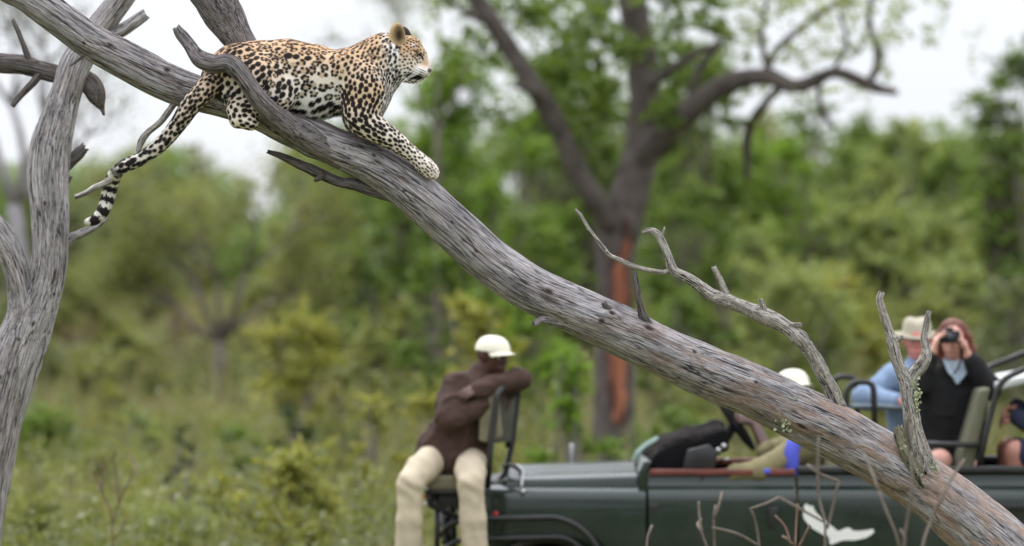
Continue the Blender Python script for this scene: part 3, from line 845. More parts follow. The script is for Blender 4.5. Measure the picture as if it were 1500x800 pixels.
# ---- spots: scattered over the skin, size and kind by place
head = R_("head") | R_("ear")
size = np.full(n_v, .0185); space = np.full(n_v, .040); ringy = np.ones(n_v)
nk = R_("neck")
shoulder_blend = np.clip((lpx - 505) / 25, 0, 1)
size[nk] = (.0118 - .0022 * shoulder_blend)[nk]; space[nk] = (.0275 - .0070 * shoulder_blend)[nk]; ringy[nk] = .25
bd = R_("body")
ridge_top = np.clip(1 - u / .25, 0, 1)
size[bd] = (.0205 - .006 * ridge_top - .006 * np.clip((lpx - 490) / 30, 0, 1))[bd]
space[bd] = (.0385 - .010 * ridge_top - .011 * np.clip((lpx - 490) / 30, 0, 1))[bd]
ringy[bd] = (1 - .6 * ridge_top)[bd]
low_b = bd & (u > .74); ringy[low_b] = 0
tg = R_("thigh"); size[tg] = .0155; space[tg] = .0310; ringy[tg] = .3
ft = R_("foot"); size[ft] = .0125; space[ft] = .027; ringy[ft] = 0
am = R_("arm"); ringy[am] = 0
adown = np.clip((lpx - 535) / 100, 0, 1)
size[am] = (.0142 - .0088 * adown)[am]; space[am] = (.0285 - .0135 * adown)[am]
tl_ = R_("tail"); ringy[tl_] = 0
td = np.clip(taildist / .75, 0, 1)
size[tl_] = (.0112 + .0055 * td)[tl_]; space[tl_] = (.0225 + .006 * td)[tl_]
size[head] = .0060; space[head] = .0150; ringy[head] = 0
ring_nk = head & (lpx < 590); size[ring_nk] = .0064; space[ring_nk] = .0185
space *= np.where(R_('body') | R_('head'), 1.0, .90)
order = RNG.permutation(n_v)
order = order[~((R_("ear") & (ldy < -.02) & (lpy < 66)))[order]]
cell = {}
chosen = []
for i in order:
    p = LV[i]; sp = space[i]
    c = (int(p[0] / .05), int(p[1] / .05), int(p[2] / .05))
    ok = True
    for dx in (-1, 0, 1):
        for dy_ in (-1, 0, 1):
            for dz in (-1, 0, 1):
                for j in cell.get((c[0] + dx, c[1] + dy_, c[2] + dz), ()):
                    d = LV[j] - p
                    if d[0] * d[0] + d[1] * d[1] + d[2] * d[2] < (min(sp, space[j]) * .5 + sp * .5) ** 2 * .8:
                        ok = False; break
                if not ok: break
            if not ok: break
        if not ok: break
    if ok:
        chosen.append(i); cell.setdefault(c, []).append(i)
chosen = np.array(chosen)
crng = np.random.RandomState(5)
bp, bs, bf, bn, be = [], [], [], [], []        # every single black blotch
rp_, rs_ = [], []                              # tawny centres of the rosettes
for i in chosen:
    S = size[i] * crng.uniform(.82, 1.18)
    f0, n0 = flow[i], LN[i]
    g0 = np.cross(n0, f0)
    if crng.uniform() < ringy[i] and size[i] > .009:
        m = crng.randint(4, 6)
        skip = crng.randint(0, m) if crng.uniform() < .55 else -1
        a0 = crng.uniform(0, 6.28); el_ = crng.uniform(.95, 1.3)
        for k in range(m):
            if k == skip: continue
            a = a0 + 2 * math.pi * k / m + crng.normal(0, .14)
            rr_ = S * crng.uniform(.60, .74)
            bp.append(LV[i] + f0 * math.cos(a) * rr_ * el_ + g0 * math.sin(a) * rr_)
            bs.append(S * crng.uniform(.31, .43)); bf.append(-f0 * math.sin(a) + g0 * math.cos(a)); bn.append(n0); be.append(crng.uniform(1.0, 1.45))
        rp_.append(LV[i]); rs_.append(S)
    else:
        bp.append(LV[i]); bs.append(S * .84); bf.append(f0); bn.append(n0); be.append(crng.uniform(1.0, 1.45))
bp, bs, bf, bn, be = (np.array(x) for x in (bp, bs, bf, bn, be))
rp_, rs_ = np.array(rp_), np.array(rs_)
def nearest(pts, k):
    kd = kdtree.KDTree(len(pts))
    for j, p in enumerate(pts): kd.insert(p, j)
    kd.balance()
    out = np.zeros((n_v, k), int)
    for i in range(n_v):
        r_ = kd.find_n(LV[i], k)
        for j in range(k): out[i, j] = r_[j][1]
    return out
ink = np.zeros(n_v); fill = np.zeros(n_v)
wob = fbm(LV * 110, 81, 2)
kb = nearest(bp, 4)
for k in range(4):
    s = kb[:, k]
    D = LV - bp[s]
    nrm0 = bn[s]; f0 = bf[s]; g0 = np.cross(nrm0, f0)
    x = (D * f0).sum(1) / be[s]; y = (D * g0).sum(1) * be[s] ** .3; z = (D * nrm0).sum(1) * .4
    r = np.sqrt(x * x + y * y + z * z) / bs[s] + .20 * wob
    ink = np.maximum(ink, np.clip((1 - r) / (1.0 * hv / bs[s]) + .5, 0, 1))
kr_ = nearest(rp_, 1)[:, 0]
fill = np.clip((.78 - np.linalg.norm(LV - rp_[kr_], axis=1) / rs_[kr_] - .15 * wob) * 4, 0, 1)
col = col * (1 - .34 * fill)[:, None] * (1 - fill[:, None] * np.array((0, .12, .26)))
# tail: spots run together into bands towards the tip
bnd = np.clip((np.sin(taildist / .058 * 2 * np.pi + 2.0 * wob) + .55) * 3, 0, 1) * np.clip((td - .84) / .05, 0, 1)
ink = np.where(tl_, np.maximum(ink * (1 - np.clip((td - .86) / .05, 0, 1)), bnd), ink)
# face marks
def ell(cx, cy, rx, ry, rot=0, soft=.25):
    c_, s_ = math.cos(rot), math.sin(rot)
    X, Y = lpx - cx, lpy - cy
    r = np.hypot((X * c_ + Y * s_) / rx, (-X * s_ + Y * c_) / ry)
    return np.clip((1 + soft - r) / (2 * soft), 0, 1)
side = np.abs(LN[:, 1]) > .12
muzzle = ell(617, 103, 13, 9)
ink = np.where(head, ink * (1 - muzzle) * (1 - ell(624, 92, 8, 10, .0)), ink)
ink = np.where(head & (ell(582, 70, 8, 10) > .5), ink * .5, ink)
white_m = ell(616, 104, 9, 5.5, .2) * head
col = col * (1 - .8 * white_m)[:, None] + WHITE * (.8 * white_m)[:, None]
wl = np.maximum(ell(605, 66, 5, 3, .4), ell(615, 86, 4.5, 2.2, .4)) * head * .6
col = col * (1 - wl)[:, None] + WHITE * wl[:, None]
for e_ in (ell(609, 113.0, 12, 4.2, .12, .25), ell(602, 112.0, 8, 5.4, .1, .25), ell(614, 79.2, 6.2, 2.7, .62, .3), ell(618.5, 84.5, 1.7, 4.2, -.45, .4), ell(608, 75, 4, 1.2, .5, .4),
           ell(614, 108.2, 8, .75, .38, .5), ell(616, 105.4, 7.5, .7, .40, .5), ell(618, 102.6, 6.5, .65, .42, .5)):
    ink = np.maximum(ink, e_ * head * side)
for e_ in (ell(637, 252.8, 5, .55, .75, .5), ell(637.5, 257, 4.5, .55, .75, .5), ell(634, 248.5, 4, .5, .7, .5)):  # lines between the toes: crease shade drawn into the coat colour
    ink = np.maximum(ink, .7 * e_ * R_('arm'))
nose = ell(629.5, 103.5, 3.4, 3.6, 0, .3) * head
ink = np.maximum(ink, nose * .9)
DARK = np.array(srgb(27, 21, 20)[:3]); BRN = np.array(srgb(42, 29, 22)[:3])
dk = DARK * (1 - np.clip(1 - u, 0, 1) * .5)[:, None] + BRN * (np.clip(1 - u, 0, 1) * .5)[:, None]
col = col * (1 - ink)[:, None] + dk * ink[:, None]
rgba = np.column_stack([np.clip(col, .004, .95), np.ones(n_v)])

m_coat, nt, b = nodes_of("leopard_coat")
at = N_(nt, "ShaderNodeAttribute", attribute_name="coat")
nt.links.new(at.outputs["Color"], b.inputs["Base Color"])
b.inputs["Roughness"].default_value = .75
b.inputs["Specular IOR Level"].default_value = .2
b.inputs["Sheen Weight"].default_value = .08
leo = thing("leopard", lp(450, 170, 0), "spotted leopard lying along the slanting dead trunk with its tail hanging over a twig", "leopard")
obj("body", LV, LF, m_coat, leo, attrs={"coat": ('FLOAT_COLOR', rgba)})
# ---- fur: short hairs laid along the coat
nh = 160000
fi = RNG.randint(0, len(LF), nh)
w = RNG.dirichlet((1, 1, 1, 1), nh)
mixv = lambda A: np.einsum('nk,nkc->nc', w, A[LF[fi]])
hp, hn, hf, hc = mixv(LV), mixv(LN), mixv(flow), mixv(rgba)
hu = np.einsum('nk,nk->n', w, u[LF[fi]]); hreg = reg[LF[fi][:, 0]]
length = np.full(nh, .0075)
length[hreg == names.index("body")] = (.0075 + .017 * np.clip((hu - .7) / .3, 0, 1))[hreg == names.index("body")]
length[hreg == names.index("tail")] = .009
length[hreg == names.index("head")] = .004
length[hreg == names.index("ear")] = .006
length[(hreg == names.index("arm")) | (hreg == names.index("foot"))] = .005
px_h = 750 + 6400 * ((hp - CAMP) @ RGT) / 20; py_h = 400 - 6400 * ((hp - CAMP) @ UPV) / 20
keep = ~((hreg == names.index("head")) & (px_h > 606) & (py_h > 70))
length *= RNG.uniform(.6, 1.25, nh)
lift = RNG.uniform(.22, .5, nh)
dirn = hf + hn * lift[:, None] + RNG.normal(0, .16, (nh, 3)); dirn /= np.linalg.norm(dirn, axis=1)[:, None]
belly = (hreg == names.index("body")) & (hu > .72)
dirn[belly] += np.array((0, 0, -.7)); dirn /= np.linalg.norm(dirn, axis=1)[:, None]
sidev = np.cross(dirn, hn); sidev /= np.linalg.norm(sidev, axis=1)[:, None] + 1e-9
wd = RNG.uniform(.0007, .0013, nh)[:, None]
base = hp - hn * .001
mid = base + dirn * (length * .55)[:, None]
tip = base + (dirn - hn * .15) * length[:, None]
A_ = np.stack([base - sidev * wd, base + sidev * wd, mid + sidev * wd * .7, mid - sidev * wd * .7, tip], 1)[keep]
hc = hc[keep]; hcv = np.clip(hc[:, :3] * RNG.uniform(.82, 1.16, (len(hc), 1)), 0, .95)
nk_ = len(A_)
FV = A_.reshape(-1, 3)
ii = np.arange(nk_)[:, None] * 5
FQ = np.vstack([ii + np.array([0, 1, 2, 3]), ii + np.array([3, 2, 4, 4])])
tri = np.vstack([ii + np.array([0, 1, 2]), ii + np.array([0, 2, 3]), ii + np.array([3, 2, 4])])
fc = np.column_stack([np.repeat(hcv, 5, 0), np.ones(nk_ * 5)])
fur = obj("fur", FV, tri, m_coat, leo, attrs={"coat": ('FLOAT_COLOR', fc)})
fur["kind"] = "stuff"
# ---- eyes and whiskers
m_eye, nt, b = nodes_of("leopard_eye")
b.inputs["Base Color"].default_value = srgb(96, 84, 40); b.inputs["Roughness"].default_value = .08
m_black = mat_plain("black_wet", srgb(18, 16, 16), .25, .2)
m_whisk = mat_plain("whisker_white", srgb(235, 232, 226), .5, .05)
def uv_ball(c, r, n=12, m=8, sc=(1, 1, 1)):
    V, F = [], []
    for i in range(m + 1):
        for j in range(n):
            th_, ph_ = math.pi * i / m, 2 * math.pi * j / n
            V.append((c[0] + r * sc[0] * math.sin(th_) * math.cos(ph_), c[1] + r * sc[1] * math.sin(th_) * math.sin(ph_), c[2] + r * sc[2] * math.cos(th_)))
    for i in range(m):
        for j in range(n):
            F.append((i * n + j, i * n + (j + 1) % n, (i + 1) * n + (j + 1) % n, (i + 1) * n + j))
    return np.array(V), F
for s in (-1, 1):
    V, F = uv_ball(lp(613.2, 79.6, s * .047), .0085)
    e = obj("eye", V, F, m_eye, leo)
    V, F = uv_ball(lp(614.6, 79.8, s * .0535), .0038)
    obj("pupil", V, F, m_black, e)
for s in (-1, 1):
    for k in range(6):
        a = lp(618 - k * .8, 103 + k * 1.1, s * .048)
        b_ = a + np.array((-.03 - .01 * k, s * (.05 + .006 * k), -.012 - .007 * k)) * random.uniform(.8, 1.2)
        c_ = a + np.array((-.075 - .01 * k, s * .08, -.045 - .008 * k)) * random.uniform(.8, 1.1)
        V, F = tube(catmull([a, b_, c_], .015), np.linspace(.0007, .0003, len(catmull([a, b_, c_], .015))), 4)
        obj("whisker", V, F, m_whisk, leo)
# ================================================================ the safari vehicle (side on, facing the picture's left)
VN = PX(25.6)
def prism(poly, d0, d1, bev=.012, seg=2, mapf=None):
    """outline in picture pixels at the vehicle's near side, d0..d1 metres deep, bevelled"""
    f = mapf or VN
    n = len(poly)
    V = [f(x, y, d0) for x, y in poly] + [f(x, y, d1) for x, y in poly]
    F = [tuple(range(n)), tuple(range(2 * n - 1, n - 1, -1))] + [((i + 1) % n, i, n + i, n + (i + 1) % n) for i in range(n)]
    bm = bmesh.new()
    vs = [bm.verts.new(tuple(v)) for v in V]
    for q_ in F: bm.faces.new([vs[i] for i in q_])
    bmesh.ops.recalc_face_normals(bm, faces=bm.faces)
    if bev:
        bmesh.ops.bevel(bm, geom=list(bm.edges), offset=bev, segments=seg, affect='EDGES', profile=.6, clamp_overlap=True)
    bm.verts.index_update()
    V = np.array([v.co[:] for v in bm.verts]); F = [tuple(v.index for v in fc_.verts) for fc_ in bm.faces]
    bm.free()
    return V, F
def loftx(xs, prof, close=False):
    """prof(x) -> list of (dy, py); skin along the vehicle"""
    rows = [[VN(x, y, d) for d, y in prof(x)] for x in xs]
    m = len(rows[0])
    V = np.array([p for r in rows for p in r])
    F = []
    for i in range(len(xs) - 1):
        for j in range(m - 1):
            F.append((i * m + j, (i + 1) * m + j, (i + 1) * m + j + 1, i * m + j + 1))
    return V, F
green = mat_plain("vehicle_green", (.012, .023, .017), .24, .18, 3, .03, 30, coat=.4, spec=.35, dust=((.10, .098, .08, 1), .14, 2.3))
green_in = mat_plain("vehicle_green_inside", (.022, .034, .027), .55, .2, 4)
black = mat_plain("black_paint", (.012, .012, .013), .38, .3, 9, .1, 80, dust=((.10, .095, .08, 1), .3, 5))
rubber = mat_plain("tyre_rubber", (.018, .017, .016), .85, .3, 12, .4, 60, dust=((.16, .13, .09, 1), .6, 4))
dashm = mat_plain("black_vinyl", (.006, .006, .007), .8, .3, 14, .3, 120, spec=.12)
cap_m = mat_plain("red_brown_trim", srgb(106, 54, 46), .5, .25, 10)
canvas = mat_plain("olive_canvas", srgb(104, 104, 84), .9, .2, 12, .4, 150)
canvas_t = mat_plain("khaki_canvas", srgb(128, 122, 100), .9, .2, 12, .4, 150)
pale_pad = mat_plain("pale_vinyl", srgb(200, 202, 200), .5, .08, 6)
white_p = mat_plain("white_decal", srgb(232, 232, 228), .55, .05, 9)
steel = mat_plain("bare_steel", (.45, .45, .46), .35, .2, 20, metal=1.0)
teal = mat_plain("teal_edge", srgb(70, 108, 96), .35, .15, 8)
lamp_red = mat_plain("lamp_red", srgb(170, 24, 20), .2, .1)
lamp_amb = mat_plain("lamp_clear", srgb(205, 205, 200), .1, .1)
W_ = 1.72
gx = VN(1200, 0, 0)
car = thing("safari_vehicle", (VN(1180, 700, .86)[0], 25.6 + .86, 0), "open-topped dark green safari vehicle with a white bird on its side", "safari vehicle")
def part(name, VF, mat, parent=None, label=None, **kw):
    o = obj(name, VF[0], VF[1], mat, parent or car, **kw)
    if label: o["label"] = label
    return o
def mb_of(*vfs):
    mb = MB()
    for v, f in vfs: mb.add(v, f)
    return np.vstack(mb.V), mb.F
AX = [(800, 905), (1560, 905)]         # wheel centres
def arch_low(x, base, r=112):
    y = base
    for cx, cy in AX:
        if abs(x - cx) < r: y = min(y, cy - math.sqrt(r * r - (x - cx) ** 2))
    return y
def side_prof(sgn):
    off = 0 if sgn > 0 else W_
    def f(x):
        low = arch_low(x, 892)
        pts = [(.10, 690), (.085, 692), (.08, 700), (.075, 711), (.062, 714), (.036, 718), (.014, 723), (.004, 728), (.0, 734), (.0, 760), (.0, 785)]
        pts = [(d, min(y, low)) for d, y in pts]
        pts += [(.004, max(785, low) if low > 785 else low), (.03, low + .1), (.10, low + .2)]
        return [(off + sgn * d, y) for d, y in pts]
    return f
def side_skin(x0, x1, sgn):
    xs = np.unique(np.concatenate([np.arange(x0, x1, 8), [x1]]))
    return loftx(xs, side_prof(sgn))
for sgn, nm in ((1, "near"), (-1, "far")):
    V, F = mb_of(side_skin(1170, 1870, sgn))
    part("body_side", (V, F), green)
    dr = part("door", side_skin(950, 1166, sgn), green)
    off = 0 if sgn > 0 else W_
    part("door_cap", prism([(952, 688.5), (1166, 688.5), (1166, 697), (952, 697)], off + sgn * .055, off + sgn * .14, .006), cap_m, dr, "red-brown strip along the door top")
    part("door_handle", prism([(1126, 744), (1140, 742), (1140, 752), (1134, 758), (1134, 772), (1127, 772)], off - sgn * .025, off + sgn * .01, .004), black, dr)
    part("hinge", prism([(951, 738), (964, 738), (964, 747), (951, 747)], off - sgn * .012, off + sgn * .01, .003), black, dr)
    part("hinge", prism([(951, 806), (964, 806), (964, 815), (951, 815)], off - sgn * .012, off + sgn * .01, .003), black, dr)
    part("side_rail", prism([(1170, 684), (1868, 684), (1868, 694), (1170, 694)], off + sgn * .05, off + sgn * .15, .01), black)
    # front wing: top, shoulder, wheel arch
    def wing_prof(x, off=off, sgn=sgn):
        low = arch_low(x, 880)
        k = np.clip((x - 722) / 20, 0, 1)
        pts = [(.34, 712), (.20, 713.5), (.10, 715), (.05, 718), (.02, 722), (.006, 727), (0, 733), (0, 760), (0, 785)]
        pts = [(d + .05 * (1 - k), min(y, low)) for d, y in pts]
        pts += [(.004, max(785, low) if low > 785 else low), (.03, low + .1), (.10, low + .2)]
        return [(off + sgn * d, y) for d, y in pts]
    xs = np.unique(np.concatenate([np.linspace(702, 742, 8), np.arange(742, 946, 8), [946]]))
    part("wing", loftx(xs, wing_prof), green)
# bonnet with a raised middle
def bon_prof(x):
    t = (x - 742) / (934 - 742)
    e = 6 * t
    L = [(.14, 716), (.143, 713), (.146, 710 - e), (.152, 707 - e), (.165, 705 - e), (.20, 703.6 - e), (.36, 700.6 - e), (.53, 698 - e), (.55, 697.4 - e), (.562, 696 - e), (.575, 694.5 - e * 1.1), (.60, 693.6 - e * 1.1), (.72, 691.8 - e * 1.1), (.86, 691 - e * 1.1)]
    return L + [(W_ - d, y) for d, y in L[::-1][1:]]
part("bonnet", loftx(np.linspace(742, 934, 24), bon_prof), green)
part("bonnet_front", prism([(738, 706), (746, 700), (746, 716), (738, 716)], .2, W_ - .2, .006), green)
# grille, radiator panel and lamps on the front
part("front_panel", prism([(704, 715), (741, 706), (741, 850), (704, 850)], .34, W_ - .34, .012), black)
for k in range(7):
    part("grille_bar", prism([(698, 728 + k * 14), (703.5, 728 + k * 14), (703.5, 734 + k * 14), (698, 734 + k * 14)], .45, W_ - .45, .002), black)
for dy in (.2, W_ - .2):
    V, F = uv_ball(VN(702, 760, dy), .085, 16, 10, (.45, 1, 1))
    part("headlight", (V, F), lamp_amb)
    V, F = uv_ball(VN(702, 735, dy), .03, 12, 8, (.6, 1, 1))
    part("indicator", (V, F), lamp_red)
V, F = uv_ball(VN(726, 753, -.005), .016, 12, 8, (1.2, .6, 1))
part("side_lamp", (V, F), lamp_red)
# bull bar and tubes round the wing
tb = [bar([VN(640, 790, .2), VN(668, 760, -.03), VN(820, 757, -.06), VN(856, 775, -.06), VN(884, 815, -.05), VN(900, 880, .02)], .018, .12),
      bar([VN(640, 815, .25), VN(672, 790, -.02), VN(826, 786, -.05), VN(850, 800, -.05), VN(862, 830, -.03)], .016, .1)]
tf = [bar([VN(640, 790, W_ - .2), VN(668, 760, W_ + .03), VN(820, 757, W_ + .06), VN(856, 775, W_ + .06), VN(884, 815, W_ + .05), VN(900, 880, W_ - .02)], .018, .12)]
part("wing_tube", tb[0], black); part("wing_tube", tb[1], black); part("wing_tube", tf[0], black)
part("bumper", prism([(664, 852), (706, 850), (706, 892), (664, 892)], -.02, W_ + .02, .015), black)
part("bull_bar", mb_of(bar([VN(660, 860, .35), VN(648, 760, .35), VN(648, 760, W_ - .35), VN(660, 860, W_ - .35)], .024, .15), bar([VN(650, 800, .35), VN(650, 800, W_ - .35)], .02)), black)
# far-side mirror stem and near-side latch
part("mirror_stem", prism([(838, 664), (846, 664), (845, 704), (839, 704)], 1.40, 1.425, .004), steel, label="pale upright stem on the far wing")
la = part("bonnet_latch", bar([VN(764, 716, .0), VN(765, 700, .05), VN(766, 690, .1), VN(757, 682, .12), VN(745, 682, .14)], .009, .03), steel)
V, F = uv_ball(VN(766, 720, -.006), .014, 10, 8, (1, .6, 1)); part("latch_knob", (V, F), steel, la)
# cowl, dash and wheel
part("cowl", prism([(934, 724), (936, 692), (944, 676), (956, 676), (950, 690), (950, 724)], .06, W_ - .06, .012), green)
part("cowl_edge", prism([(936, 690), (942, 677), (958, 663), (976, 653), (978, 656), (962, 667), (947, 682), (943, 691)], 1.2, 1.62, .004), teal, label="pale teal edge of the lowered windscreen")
dash = part("dashboard", prism([(946, 694), (950, 678), (966, 662), (990, 651), (1016, 645), (1040, 637), (1062, 629), (1070, 634), (1070, 662), (1052, 668), (1046, 694)], .16, W_ - .16, .03, 3), dashm)
f_ = Field(VN(945, 700, .05), VN(1085, 605, W_ - .1), .012)
for d_ in (.2, .34, .5, .66, .82, 1.0):
    z_ = 5 * math.sin(d_ * 9)
    f_.chain([(VN(958, 674 + z_ * .3, d_), .035), (VN(985, 656 + z_ * .5, d_ + .03), .05), (VN(1020, 645 + z_, d_), .05), (VN(1056, 633 + z_ * .6, d_ + .02), .042)], .03)
f_v, f_f = f_.mesh(1)
f_n = normals(f_v, f_f)
f_v = f_v + f_n * (.022 * fbm(f_v * np.array((11, 8, 14)), 88, 3))[:, None]
part("folded_cover", (f_v, f_f), mat_plain("brown_black_cover", (.017, .014, .013), .85, .4, 7, .3, 60, spec=.15), dash)
for k, (x, y, d) in enumerate(((1062, 655, .13), (1054, 661, .13), (1066, 674, .13), (1058, 676, .14), (1048, 682, .14), (1040, 684, .15))):
    V, F = uv_ball(VN(x, y, d), .011 if k > 1 else .017, 10, 6, (1, .6, 1)); part("dash_knob", (V, F), steel if k < 3 else dashm, dash)
part("dash_panel", prism([(1000, 690), (1008, 660), (1040, 652), (1052, 664), (1048, 690)], .10, .17, .01), mat_plain("dark_metal", (.02, .02, .022), .3, .3, 9), dash)
wc = VN(1090, 628, .95); along_ = VN(1112, 660, .95) - VN(1068, 596, .95); along_ /= np.linalg.norm(along_)
nrm_ = np.cross(along_, (0, 1, 0)); side_ = np.array((.16, .987, 0)); side_ /= np.linalg.norm(side_)
rim = [wc + .185 * (math.cos(a) * along_ + math.sin(a) * side_) for a in np.linspace(0, 2 * math.pi, 33)]
sw = part("steering_wheel", tube(np.array(rim), .014, 10, cap=False), dashm)
for a in (.4, 2.5, 4.7):
    part("spoke", tube(np.array([wc + nrm_ * .0, wc + .18 * (math.cos(a) * along_ + math.sin(a) * side_)]), .012, 8), dashm, sw)
part("steering_column", tube(np.array([wc, VN(1060, 672, .95)]), .03, 10), dashm, sw)
# floor, bulkhead, seats, rails
part("floor", prism([(950, 838), (1868, 838), (1868, 848), (950, 848)], .10, W_ - .10, .005), dashm)
part("bulkhead", prism([(1206, 690), (1212, 690), (1212, 838), (1206, 838)], .1, W_ - .1, .004), green_in)
part("tailgate", prism([(1862, 690), (1870, 690), (1870, 890), (1862, 890)], .02, W_ - .02, .006), green)
part("chassis", prism([(720, 868), (1850, 868), (1850, 905), (720, 905)], .45, W_ - .45, .01), black)
def seat(x0, ytop, ybot, d0, d1, tilt, mat, cush=120, yc=None):
    yc = yc or ybot
    b_ = part("seat_back", prism([(x0, ytop), (x0 + 16, ytop - 3), (x0 + 16 - tilt, ybot), (x0 - tilt - 8, ybot)], d0, d1, .02, 3), mat)
    part("seat_cushion", prism([(x0 - tilt - cush, yc - 4), (x0 - tilt - 2, yc), (x0 - tilt - 2, yc + 30), (x0 - tilt - cush, yc + 28)], d0, d1, .025, 3), mat)
seat(1216, 655, 780, .18, .72, 6, canvas_t, 100, 748)
seat(1216, 655, 780, 1.0, 1.54, 6, canvas_t, 100, 748)
seat(1440, 572, 690, .16, W_ - .16, 26, canvas, 110, 694)
part("seat_top", prism([(1468, 563), (1500, 555), (1540, 548), (1540, 558), (1500, 567), (1469, 575)], .3, W_ - .3, .012), pale_pad, label="pale padded top behind the woman's seat")
seat(1700, 548, 668, .16, W_ - .16, 26, canvas, 110, 672)
part("tub_floor", prism([(1215, 775), (1862, 775), (1862, 783), (1215, 783)], .1, W_ - .1, .004), dashm)
for d in (.12, W_ - .12):
    part("roll_rail", bar([VN(1436, 690, d), VN(1450, 625, d), VN(1464, 572, d), VN(1474, 556, d), VN(1500, 543, d), VN(1560, 520, d), VN(1720, 520, d), VN(1740, 690, d)], .019, .06), black)
part("cross_bar", bar([VN(1340, 651, .12), VN(1438, 653, .12)], .017), black)
part("grab_rail", bar([VN(1245, 692, .22), VN(1244, 575, .22), VN(1254, 561, .22), VN(1284, 561, .22), VN(1287, 692, .22)], .019, .06), black)
part("grab_rail", bar([VN(1245, 692, 1.5), VN(1244, 575, 1.5), VN(1254, 561, 1.5), VN(1284, 561, 1.5), VN(1287, 692, 1.5)], .019, .06), black)
part("grab_bar", bar([VN(1246, 597, .22), VN(1286, 596, .22), VN(1340, 600, .3)], .014), mat_plain("grey_blue_tube", srgb(104, 116, 128), .4, .2))
# lifting jack carried along the side
jk = []
for k in range(26):
    jk.append(prism([(1440 + k * 8, 737), (1445 + k * 8, 737), (1445 + k * 8, 747), (1440 + k * 8, 747)], -.055, -.015, .003, 1))
part("jack", mb_of(prism([(1436, 739.5), (1650, 739.5), (1650, 744.5), (1436, 744.5)], -.05, -.02, .003), *jk), black, label="black ribbed bar carried along the side")
for x in (1452, 1630):
    part("bracket", prism([(x, 735), (x + 8, 735), (x + 8, 750), (x, 750)], -.02, .02, .002), black)
# arch lips, wheels
for cx, cy in AX:
    for d in (0, W_):
        sg = -1 if d == 0 else 1
        pts = [VN(cx - 114 * math.cos(a), cy - 114 * math.sin(a), d + sg * .012) for a in np.linspace(.15, math.pi - .15, 24)]
        part("arch_lip", tube(np.array(pts), .018, 8), rubber)
        c = VN(cx, cy, d - sg * .13)
        prof = [(-.11, .20), (-.12, .30), (-.115, .355), (-.09, .385), (-.03, .395), (.03, .395), (.09, .385), (.115, .355), (.12, .30), (.11, .20)]
        n = 40
        V = [(c[0] + r * math.cos(2 * math.pi * k / n), c[1] + y, c[2] + (r + (.006 if (k % 2 and r > .37) else 0)) * math.sin(2 * math.pi * k / n)) for k in range(n) for y, r in prof]
        m = len(prof)
        F = [(k * m + j, ((k + 1) % n) * m + j, ((k + 1) % n) * m + (j + 1) % m, k * m + (j + 1) % m) for k in range(n) for j in range(m)]
        wh = thing_part = part("wheel", (np.array(V), F), rubber)
        prof = [(-.06, .02), (-.09, .08), (-.05, .16), (-.085, .205), (.085, .205), (.05, .16)]
        m = len(prof)
        V = [(c[0] + r * math.cos(2 * math.pi * k / n), c[1] + y * -sg * -1, c[2] + r * math.sin(2 * math.pi * k / n)) for k in range(n) for y, r in prof]
        F = [(k * m + j, ((k + 1) % n) * m + j, ((k + 1) % n) * m + j + 1, k * m + j + 1) for k in range(n) for j in range(m - 1)]
        part("rim", (np.array(V), F), green, wh)
# the white bird on the rear side panel
Zb = lambda x, y: (860 + x / 2.857, 520 + y / 2.857)
bird = [(915, 622), (925, 626), (931, 634), (944, 630), (948, 640), (953, 652), (962, 664), (985, 686), (1008, 705), (1032, 722), (1046, 736), (1060, 735), (1074, 727), (1094, 722), (1106, 728), (1112, 736), (1140, 737), (1170, 733), (1196, 728), (1201, 741), (1190, 752), (1170, 764), (1140, 772), (1115, 776), (1085, 775), (1062, 778), (1042, 786), (1024, 793), (1013, 789), (1014, 772), (1019, 760), (1000, 757), (975, 745), (945, 727), (924, 707), (908, 686), (903, 668), (909, 650), (906, 638)]
bird = [Zb(*p) for p in bird]
bird3 = [np.array(VN(x, y, 0)) for x, y in bird]
nb_ = len(bird3)
def side_d(y):      # surface of the side at picture height y
    return 0.0
V = [VN(x, y, -.004) for x, y in bird] + [VN(x, y, .006) for x, y in bird]
F = [tuple(range(nb_)), tuple(range(2 * nb_ - 1, nb_ - 1, -1))] + [((i + 1) % nb_, i, nb_ + i, nb_ + (i + 1) % nb_) for i in range(nb_)]
bm = bmesh.new()
vs = [bm.verts.new(tuple(v)) for v in V]
for q_ in F: bm.faces.new([vs[i] for i in q_])
bmesh.ops.triangulate(bm, faces=[f for f in bm.faces if len(f.verts) > 4])
bmesh.ops.recalc_face_normals(bm, faces=bm.faces)
bm.verts.index_update()
VF = (np.array([v.co[:] for v in bm.verts]), [tuple(v.index for v in f.verts) for f in bm.faces]); bm.free()
part("bird_emblem", VF, white_p, label="white flying bird emblem on the side panel", smooth=False)
# ---- the tracker's seat on the near front corner
ts = part("tracker_seat", prism([(624, 701), (632, 697), (700, 697), (708, 702), (708, 716), (700, 719), (630, 719), (624, 714)], .02, .44, .02, 3), canvas_t, label="folding seat on the front corner for the tracker")
part("seat_frame", mb_of(prism([(622, 718), (712, 718), (712, 724), (622, 724)], 0, .46, .006),
    bar([VN(628, 724, .02), VN(628, 740, .02), VN(650, 748, .05), VN(690, 770, .15), VN(706, 800, .3)], .018, .06), bar([VN(628, 724, .44), VN(630, 745, .44), VN(690, 775, .42), VN(706, 800, .42)], .018, .06),
    bar([VN(640, 722, .06), VN(640, 860, .1)], .017), bar([VN(660, 722, .4), VN(668, 860, .4)], .017),
    prism([(632, 724), (676, 724), (672, 745), (640, 745)], .05, .4, .01)), black, ts)
V, F = uv_ball(VN(624, 727, .02), .014, 10, 8); part("lamp", (V, F), lamp_red, ts)
